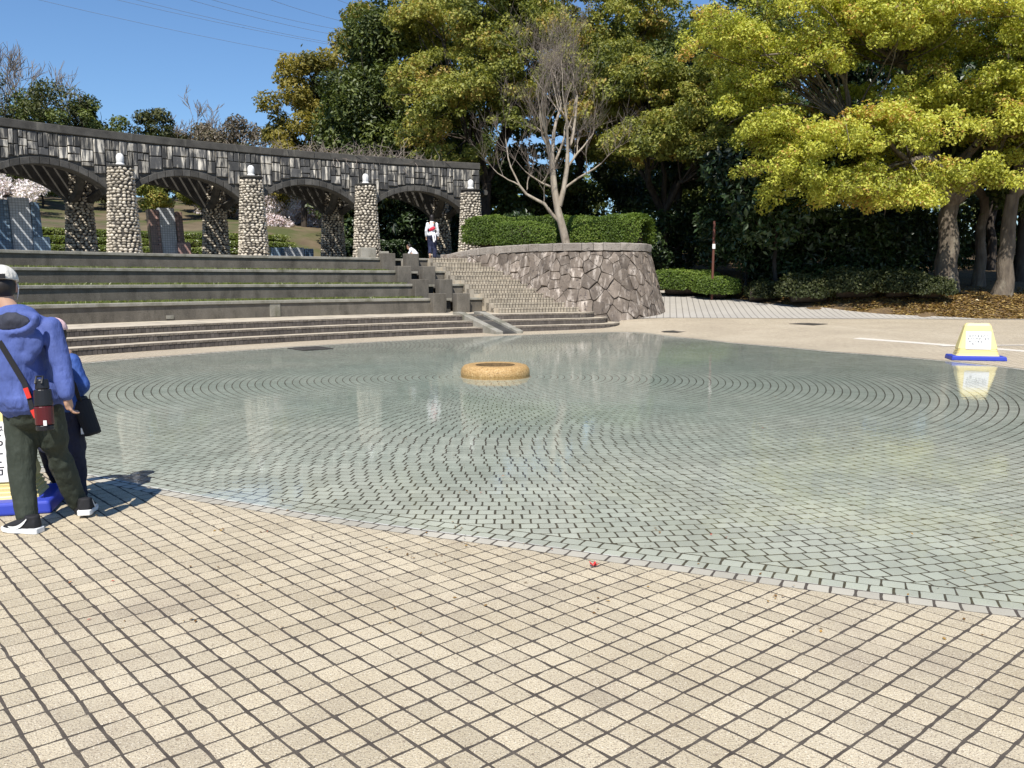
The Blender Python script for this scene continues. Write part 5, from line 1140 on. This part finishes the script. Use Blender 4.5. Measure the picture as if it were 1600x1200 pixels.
def shoe(parent, heel, dirv, L, wd, upper, sole, lift=0., swoosh=False):
    """sneaker: sole slab with toe spring and rounded upper"""
    h_ = Vector((heel[0], heel[1], heel[2])); f = Vector((dirv[0], dirv[1], -lift)).normalized(); sd = f.cross(Vector((0, 0, 1))).normalized(); u_ = sd.cross(f)
    r = empty('shoe', h_, parent=parent)
    prof = [(0, .36), (.06, .44), (.2, .46), (.45, .42), (.7, .50), (.88, .44), (.97, .28), (1., .12)]
    lo = [h_+f*L*t_+sd*wd*q+u_*(.0+.012*max(0, t_-.8)/.2) for t_, q in prof]+[h_+f*L*t_-sd*wd*q+u_*(.0+.012*max(0, t_-.8)/.2) for t_, q in prof[::-1]]
    th = [.038-.014*t_ for t_, q in prof]; th = th+th[::-1]
    hi = [p_+u_*t_ for p_, t_ in zip(lo, th)]; n = len(lo)
    o = MB().add(lo+hi, [(i, (i+1) % n, n+(i+1) % n, n+i) for i in range(n)]+[tuple(range(n, 2*n)), tuple(range(n-1, -1, -1))]).obj('sole', sole, r); bevel(o, .006)
    def up_(mb):
        mb.tube([h_+f*L*.06+u_*.06, h_+f*L*.25+u_*.055, h_+f*L*.5+u_*.05, h_+f*L*.75+u_*.038, h_+f*L*.94+u_*.03], [(wd*.36, .045), (wd*.42, .05), (wd*.40, .04), (wd*.42, .028), (wd*.26, .014)], 14)
        mb.tube([h_+f*L*.2+u_*.04, h_+f*L*.2+u_*.115], [(wd*.40, L*.2), (wd*.36, L*.17)], 14)
    o = fused('upper', up_, upper, r, .008, 4)
    if swoosh:
        sm = MB(); pts = []
        for t_ in np.linspace(0, 1, 9): pts.append((.22+.50*t_, .045+.055*(1-t_)**2.2-.012*math.sin(math.pi*t_), .0035+.010*math.sin(math.pi*t_)**.8*(1-t_*.5)))
        for e in (-1, 1):
            v = [h_+f*L*a_+sd*e*(wd*.455)+u_*(b_+w_*k) for a_, b_, w_ in pts for k in (-1, 1)]; sm.add(v, [(2*i, 2*i+2, 2*i+3, 2*i+1) for i in range(len(pts)-1)])
        sm.obj('side_mark', 'rubber_white', r)
    return r
VX = lambda p_: Vector(tuple(p_))

# man with the cap (seen from behind, cut by the left frame edge)
man = empty('person', U(75, 822, 0), 'man in white cap, blue hooded jacket and dark green trousers seen from behind', 'person')
Ym = 5.5; mp = lambda px, py, dy=0.: VX(D(px, py, Ym+dy))
hd = mp(4, 449, .02); fw = (-.35, .94)
sR, sL = mp(78, 512), mp(-24, 512); eR, eL = mp(97, 572, -.03), mp(-46, 572); wR, wL = mp(103, 616, -.08), mp(-34, 618, -.1)
hip = mp(52, 634); kneL, ankL = mp(34, 728, -.06), mp(43, 806, -.12); kneR, ankR = mp(95, 722, .12), mp(122, 786, .26)
def man_body(mb):
    f, sd, u_, R3 = head(mb, hd, fw, 1.04, .15)
    limbt(mb, [hd-Vector((0, .02, .05)), mp(22, 496)], [.054, .062])
    limbt(mb, [mp(26, 502), mp(33, 545), mp(42, 590), mp(50, 632)], [(.15, .09), (.165, .10), (.145, .095), (.15, .11)])
    for a, b_, c in ((sR, eR, wR), (sL, eL, wL)): limbt(mb, [a, b_], [.05, .042]); limbt(mb, [b_, c], [.042, .028])
    limbt(mb, [mp(36, 640), kneL, ankL], [.08, .058, .04]); limbt(mb, [mp(70, 640), kneR, ankR], [.08, .058, .04])
    hand(mb, wR+Vector((0, 0, -.005)), (.1, .25, -1), (-.5, .85, 0), 1.05, .55); hand(mb, wL, (0, .3, -1), (.6, .8, 0), 1.05, .5)
fused('body', man_body, 'skin', man, .0085, 3)
def man_jacket(mb):
    limbt(mb, [mp(24, 500), mp(28, 520), mp(35, 555), mp(42, 592), mp(47, 622)], [(.15, .105), (.205, .135), (.205, .145), (.20, .145), (.212, .155)], 18)
    for a, b_, c in ((sR, eR, wR), (sL, eL, wL)):
        limbt(mb, [a, a+(b_-a)*.5, b_], [.072, .068, .060]); limbt(mb, [b_, b_+(c-b_)*.6, c], [.060, .056, .048])
    limbt(mb, [sL+Vector((.04, 0, .0)), mp(22, 497), sR-Vector((.04, 0, 0))], [.075, .085, .075])
    mb.tube([mp(47, 616), mp(48, 630)], [(.214, .157), (.205, .15)], 20)
    # hood lying on the back: a drooping pouch with a thick rolled edge
    mb.ell(mp(26, 534, -.115), (.170, .070, .135), 16, 12); mb.ell(mp(30, 556, -.13), (.10, .05, .075), 14, 10)
    for t_ in np.linspace(0, 1, 16):
        a = math.pi*(1.+t_); p_ = mp(18, 506, -.155)+Vector((.155*math.cos(a), -.015, .03+.085*math.sin(a))); mb.ell(p_, (.026, .034, .028), 10, 8)
    limbt(mb, [mp(-20, 499, -.06), mp(16, 489, .02), mp(54, 499, -.06)], [.045, .05, .045])
fused('jacket', man_jacket, 'jacket_blue', man, .009, 3, .020, .13)
def lining(mb): c = mp(15, 503, -.165); mb.ell(c, (.130, .032, .062), 16, 10)
fused('hood_lining', lining, 'hood_lining', man, .010, 3, .03, .09)
def man_tr(mb):
    limbt(mb, [mp(48, 616), mp(53, 645)], [(.18, .13), (.165, .13)], 16)
    limbt(mb, [mp(33, 640), mp(34, 690, -.03), kneL, mp(37, 770, -.09), mp(42, 808, -.12)], [.105, .094, .082, .074, .064], 14)
    limbt(mb, [mp(72, 640), mp(85, 690, .06), kneR, mp(110, 760, .2), mp(121, 786, .25)], [.105, .092, .080, .072, .062], 14)
fused('trousers', man_tr, 'trouser_green', man, .009, 3, .018, .11)
def cap_(mb):
    f = Vector((*fw, -.15)).normalized(); sd = f.cross(Vector((0, 0, 1))).normalized(); u_ = sd.cross(f); R3 = Matrix((sd, f, u_)).transposed()
    n, m_ = 18, 7; v = []
    for j in range(m_+1):
        th = math.pi*.5*j/m_
        for k in range(n): q = R3 @ Vector((.094*math.cos(th)*math.cos(2*math.pi*k/n), .112*math.cos(th)*math.sin(2*math.pi*k/n), .105*math.sin(th))); v.append(hd+u_*.040+q)
    mb.add(v, [(j*n+k, j*n+(k+1) % n, (j+1)*n+(k+1) % n, (j+1)*n+k) for j in range(m_) for k in range(n)]+[tuple(range(n-1, -1, -1))])
    mb.tube([hd+u_*.05+f*.08, hd+u_*.035+f*.19], [(.075, .007), (.055, .006)], 14)
fused('cap', cap_, 'cap_white', man, .007, 4)
f = Vector((*fw, -.15)).normalized(); sd = f.cross(Vector((0, 0, 1))).normalized(); u_ = sd.cross(f)
MB().box(hd-f*.114+u_*.055, (.075, .012, .03), math.atan2(f.y, f.x)-math.pi/2).obj('cap_strap', 'black_cloth', man)
def hair_(mb):
    R3 = Matrix((sd, f, u_)).transposed(); mb.ell(hd-f*.018+u_*.004, (.083, .088, .088), 14, 10, R3)
fused('hair', hair_, 'hair', man, .009, 3)
MB().tube([hd+sd*.088+u_*.02-f*.01, hd+sd*.094-f*.022-u_*.01, hd+sd*.088-f*.01-u_*.04, hd+sd*.07+f*.05-u_*.07], .0035, 5).obj('mask_loop', 'rubber_white', man)
hl = U(64, 833, 0); shoe(man, (hl[0], hl[1], 0), (-.97, .18), .275, .10, 'black_cloth', 'rubber_white', 0, True)
hr = U(137, 812, 0); shoe(man, (hr[0]-.035, hr[1]+.02, .02), (-.25, .97), .275, .10, 'black_cloth', 'rubber_white', .06, True)
def socks(mb): limbt(mb, [mp(42, 800, -.12), mp(45, 820, -.13)], [.05, .045]); limbt(mb, [mp(121, 780, .25), mp(127, 797, .24)], [.05, .046])
fused('socks', socks, 'black_cloth', man, .01, 2)
# his strap and drink bottle
st_pts = [mp(-30, 500, -.16), mp(0, 535, -.20), mp(20, 568, -.20), mp(38, 598, -.20), mp(47, 622, -.21)]
bt = empty('water_bottle', mp(69, 668, -.24), 'black and dark red drink bottle slung behind the man in the cap', 'bottle')
def ribbon(name, pts, wd, mat, parent, nrm=Vector((0, -1, 0)), th=.004):
    pts = [Vector(p_) for p_ in pts]; v = []
    for i, p_ in enumerate(pts):
        d = (pts[min(i+1, len(pts)-1)]-pts[max(i-1, 0)]).normalized(); s_ = d.cross(nrm).normalized()*wd/2
        v += [p_-s_, p_+s_, p_+s_+nrm*th, p_-s_+nrm*th]
    fs = [(4*i+k, 4*i+(k+1) % 4, 4*i+4+(k+1) % 4, 4*i+4+k) for i in range(len(pts)-1) for k in range(4)]+[(0, 1, 2, 3), tuple(4*(len(pts)-1)+k for k in (3, 2, 1, 0))]
    return MB().add(v, fs).obj(name, mat, parent)
ribbon('strap', st_pts, .036, 'black_cloth', bt)
for a, b_ in ((mp(40, 606, -.225), mp(46, 622, -.225)), (mp(51, 640, -.23), mp(57, 652, -.23))): ribbon('clip', [a, b_], .03, 'clip_red', bt)
ribbon('strap', [mp(45, 618, -.215), mp(53, 650, -.22)], .03, 'black_cloth', bt)
B0, B1 = mp(71, 672, -.24), mp(65, 590, -.22); bd = (B1-B0)
def cyl(name, t0, t1, r_, mat, r2=None): bevel(MB().tube([B0+bd*t0, B0+bd*t1], [r_, r2 or r_], 20).obj(name, mat, bt, False), .006)
cyl('bottle_base', 0, .10, .052, 'bottle_black'); cyl('bottle_body', .105, .46, .054, 'bottle_red'); cyl('bottle_neck', .465, .78, .055, 'bottle_black', .05); cyl('bottle_cap', .785, .97, .042, 'bottle_black', .036)
MB().tube([B0+bd*.9+Vector((.02, -.04, 0)), B0+bd*1.03+Vector((.02, -.02, 0)), B0+bd*1.03+Vector((-.02, -.02, 0)), B0+bd*.9+Vector((-.02, -.04, 0))], .008, 6).obj('carry_loop', 'bottle_black', bt)
MB().box(B0+bd*.16+Vector((.03, -.052, 0)), (.02, .004, .032)).obj('tag', 'rubber_white', bt)

# child beside the man
kid = empty('person', U(110, 788, 0), 'child in blue jacket and navy trousers half hidden behind the man', 'person')
Yk = 6.15; kp = lambda px, py, dy=0.: VX(D(px, py, Yk+dy))
kh = kp(84, 522, .02); kf = (-.75, .65)
ksR, keR, kwR = kp(112, 566), kp(129, 602, -.02), kp(113, 622, .10); ksL, keL, kwL = kp(62, 566, .08), kp(50, 605, .1), kp(62, 630, .18)
def kid_body(mb):
    head(mb, kh, kf, .94, .25); limbt(mb, [kh-Vector((0, 0, .05)), kp(86, 553)], [.043, .05])
    limbt(mb, [kp(88, 556), kp(92, 590), kp(98, 640)], [(.115, .075), (.12, .08), (.115, .085)])
    for a, b_, c in ((ksR, keR, kwR), (ksL, keL, kwL)): limbt(mb, [a, b_], [.038, .032]); limbt(mb, [b_, c], [.032, .024])
    limbt(mb, [kp(111, 650), kp(118, 710), kp(123, 776, .05)], [.065, .05, .034]); limbt(mb, [kp(86, 650, .05), kp(74, 698, .02), kp(87, 748, .32)], [.065, .05, .034])
    hand(mb, kwR, (-.8, .5, -.4), (0, 0, 1), .8, .5); hand(mb, kwL, (.3, .8, -.6), (0, 0, 1), .8, .5)
fused('body', kid_body, 'skin', kid, .0085, 3)
def kid_j(mb):
    limbt(mb, [kp(88, 556), kp(91, 575), kp(95, 600), kp(99, 626)], [(.10, .08), (.145, .105), (.145, .11), (.15, .115)], 16)
    for a, b_, c in ((ksR, keR, kwR), (ksL, keL, kwL)): limbt(mb, [a, b_], [.062, .055]); limbt(mb, [b_, c], [.055, .042])
    limbt(mb, [ksL, kp(87, 553), ksR], [.05, .06, .05])
fused('jacket', kid_j, 'jacket_child', kid, .010, 3, .024, .09)
def kid_t(mb):
    limbt(mb, [kp(98, 622), kp(99, 655)], [(.13, .10), (.13, .10)]); limbt(mb, [kp(111, 648), kp(118, 710), kp(123, 772, .05)], [.085, .072, .058]); limbt(mb, [kp(86, 648, .05), kp(75, 698, .02), kp(88, 745, .3)], [.085, .07, .056])
fused('trousers', kid_t, 'trouser_navy', kid, .010, 3, .024, .09)
def kid_cap(mb):
    n, m_ = 16, 6; v = [kh+Vector((.094*math.cos(math.pi*.5*j/m_)*math.cos(2*math.pi*k/n), .10*math.cos(math.pi*.5*j/m_)*math.sin(2*math.pi*k/n), .03+.092*math.sin(math.pi*.5*j/m_))) for j in range(m_+1) for k in range(n)]
    mb.add(v, [(j*n+k, j*n+(k+1) % n, (j+1)*n+(k+1) % n, (j+1)*n+k) for j in range(m_) for k in range(n)]+[tuple(range(n-1, -1, -1))])
fused('cap', kid_cap, 'pink_cloth', kid, .008, 3)
def kid_hair(mb): mb.ell(kh-Vector((*kf, 0))*.015, (.082, .085, .082), 14, 10)
fused('hair', kid_hair, 'hair', kid, .009, 3)
q = U(122, 797, 0); shoe(kid, (q[0], q[1]+.03, 0), (-.3, .95), .21, .08, 'black_cloth', 'rubber_white')
q = kp(88, 762, .30); shoe(kid, (q.x, q.y-.03, max(q.z-.03, .04)), (-.25, .75), .21, .08, 'rubber_white', 'rubber_white', .55)
bg_ = empty('bottle_bag', kp(140, 688, -.02), 'black padded bottle bag hanging at the hip of the child', 'bag')
c0, c1 = kp(146, 679, -.02), kp(126, 626, .0)
bevel(MB().tube([c0, c1], [(.068, .05), (.074, .055)], 18).obj('pouch', 'black_cloth', bg_), .012); bevel(MB().tube([c1, c1+(c1-c0)*.10], [(.062, .046), (.055, .04)], 16).obj('lid', 'bottle_black', bg_), .008)
ribbon('strap', [c1+Vector((.02, -.05, 0)), kp(116, 600, -.13), kp(100, 575, -.14), kp(80, 556, -.08)], .03, 'black_cloth', bg_); MB().box(c0+(c1-c0)*.14+Vector((-.035, -.055, 0)), (.03, .004, .045)).obj('tag', 'rubber_white', bg_)

# woman at the head of the stairs and the crouching child
Yw = 34.2; wz = TZ
wo = empty('person', D(677, 403, Yw), 'woman in white top and navy trousers walking away at the head of the stairs', 'person')
wx = at_px(676, Yw); HW = 1.72; V3 = lambda x, y, z: Vector((wx+x, Yw+y, wz+z*HW/1.62))
def w_body(mb):
    head(mb, V3(0, 0, 1.50), (0, 1), 1.); limbt(mb, [V3(0, -.01, 1.44), V3(0, -.01, 1.33)], [.045, .055]); limbt(mb, [V3(0, 0, 1.3), V3(0, 0, 1.1), V3(0, 0, .88)], [(.15, .08), (.135, .085), (.15, .10)])
    for e in (-1, 1):
        limbt(mb, [V3(.17*e, 0, 1.29), V3(.225*e, -.02, 1.04), V3(.235*e, .04, .82)], [.045, .038, .026]); hand(mb, V3(.235*e, .04, .82), (0, .15, -1), (-e, .5, 0), .9, .4)
    limbt(mb, [V3(.07, 0, .86), V3(.075, .05, .46), V3(.075, .02, .08)], [.075, .05, .035]); limbt(mb, [V3(-.07, 0, .86), V3(-.075, .04, .47), V3(-.075, -.20, .16)], [.075, .05, .035])
    limbt(mb, [V3(.075, 0, .05), V3(.08, .13, .03)], [.04, .035]); limbt(mb, [V3(-.075, -.22, .14), V3(-.075, -.16, .03)], [.04, .035])
fused('body', w_body, 'skin', wo, .014, 3)
def w_top(mb):
    limbt(mb, [V3(0, 0, 1.36), V3(0, 0, 1.28), V3(0, 0, 1.08), V3(0, 0, .90)], [(.09, .07), (.185, .105), (.18, .115), (.19, .125)], 16)
    for e in (-1, 1): limbt(mb, [V3(.17*e, 0, 1.29), V3(.225*e, -.02, 1.04), V3(.235*e, .03, .86)], [.07, .06, .05])
fused('blouse', w_top, 'white_cloth', wo, .018, 3, .03, .12)
def w_tr(mb):
    limbt(mb, [V3(0, 0, .92), V3(0, 0, .82)], [(.175, .12), (.18, .13)]); limbt(mb, [V3(.08, 0, .84), V3(.085, .05, .46), V3(.085, .02, .10)], [.11, .095, .085]); limbt(mb, [V3(-.08, 0, .84), V3(-.085, .03, .47), V3(-.08, -.14, .24)], [.11, .095, .085])
fused('trousers', w_tr, 'navy_skirt', wo, .018, 3, .03, .12)
def w_hair(mb): mb.ell(V3(0, -.015, 1.525), (.095, .105, .115), 14, 10); mb.ell(V3(0, -.06, 1.45), (.085, .05, .07), 12, 8)
fused('hair', w_hair, 'hair', wo, .012, 3)
wb = empty('waist_bag', V3(.02, -.16, 1.05), 'small red bag worn across the back of the woman', 'bag')
def rb(mb): mb.tube([V3(-.10, -.15, 1.05), V3(.02, -.18, 1.10), V3(.12, -.15, 1.15)], [(.045, .05), (.06, .075), (.045, .05)], 12)
fused('pouch', rb, 'red_cloth', wb, .012, 3); ribbon('strap', [V3(.10, -.16, 1.14), V3(.12, -.135, 1.28), V3(.12, -.05, 1.40)], .035, 'black_cloth', wb)
ti = empty('tied_shirt', V3(.05, -.17, .9), 'white shirt tied round the waist of the woman, sleeves hanging', 'shirt')
ribbon('sleeve', [V3(.03, -.16, .98), V3(.06, -.19, .80), V3(.09, -.18, .62)], .06, 'white_cloth', ti, th=.02); ribbon('sleeve', [V3(.10, -.16, .98), V3(.14, -.18, .82), V3(.135, -.17, .68)], .05, 'white_cloth', ti, th=.02)
Yc = 34.0; cxx = at_px(645, Yc); ck = empty('person', (cxx, Yc, wz), 'small child in pale top crouching at the head of the stairs', 'person'); C3 = lambda x, y, z: Vector((cxx+x, Yc+y, wz+z))
def c_body(mb):
    head(mb, C3(-.13, 0, .47), (-.9, .2), .9, .3); limbt(mb, [C3(-.10, 0, .42), C3(-.05, 0, .34)], [.04, .05]); limbt(mb, [C3(-.04, 0, .34), C3(.06, 0, .22), C3(.10, 0, .12)], [.085, .10, .11])
    for e in (-1, 1):
        limbt(mb, [C3(.10, .07*e, .13), C3(-.10, .10*e, .25), C3(-.02, .10*e, .04)], [.06, .05, .035]); limbt(mb, [C3(-.02, .10*e, .03), C3(-.14, .10*e, .025)], [.03, .028])
        limbt(mb, [C3(-.04, .10*e, .33), C3(-.12, .13*e, .22), C3(-.22, .08*e, .16)], [.035, .03, .022]); hand(mb, C3(-.22, .08*e, .16), (-.7, 0, -.7), (0, -e, 0), .7, .4)
fused('body', c_body, 'skin', ck, .010, 3)
def c_top(mb): limbt(mb, [C3(-.05, 0, .37), C3(.03, 0, .28), C3(.11, 0, .15)], [.09, .125, .14]); [limbt(mb, [C3(-.04, .10*e, .33), C3(-.12, .13*e, .22)], [.055, .045]) for e in (-1, 1)]
fused('top', c_top, 'white_cloth', ck, .014, 3)
def c_hair(mb): mb.ell(C3(-.115, 0, .505), (.09, .085, .085), 12, 10)
fused('hair', c_hair, 'hair', ck, .011, 3)
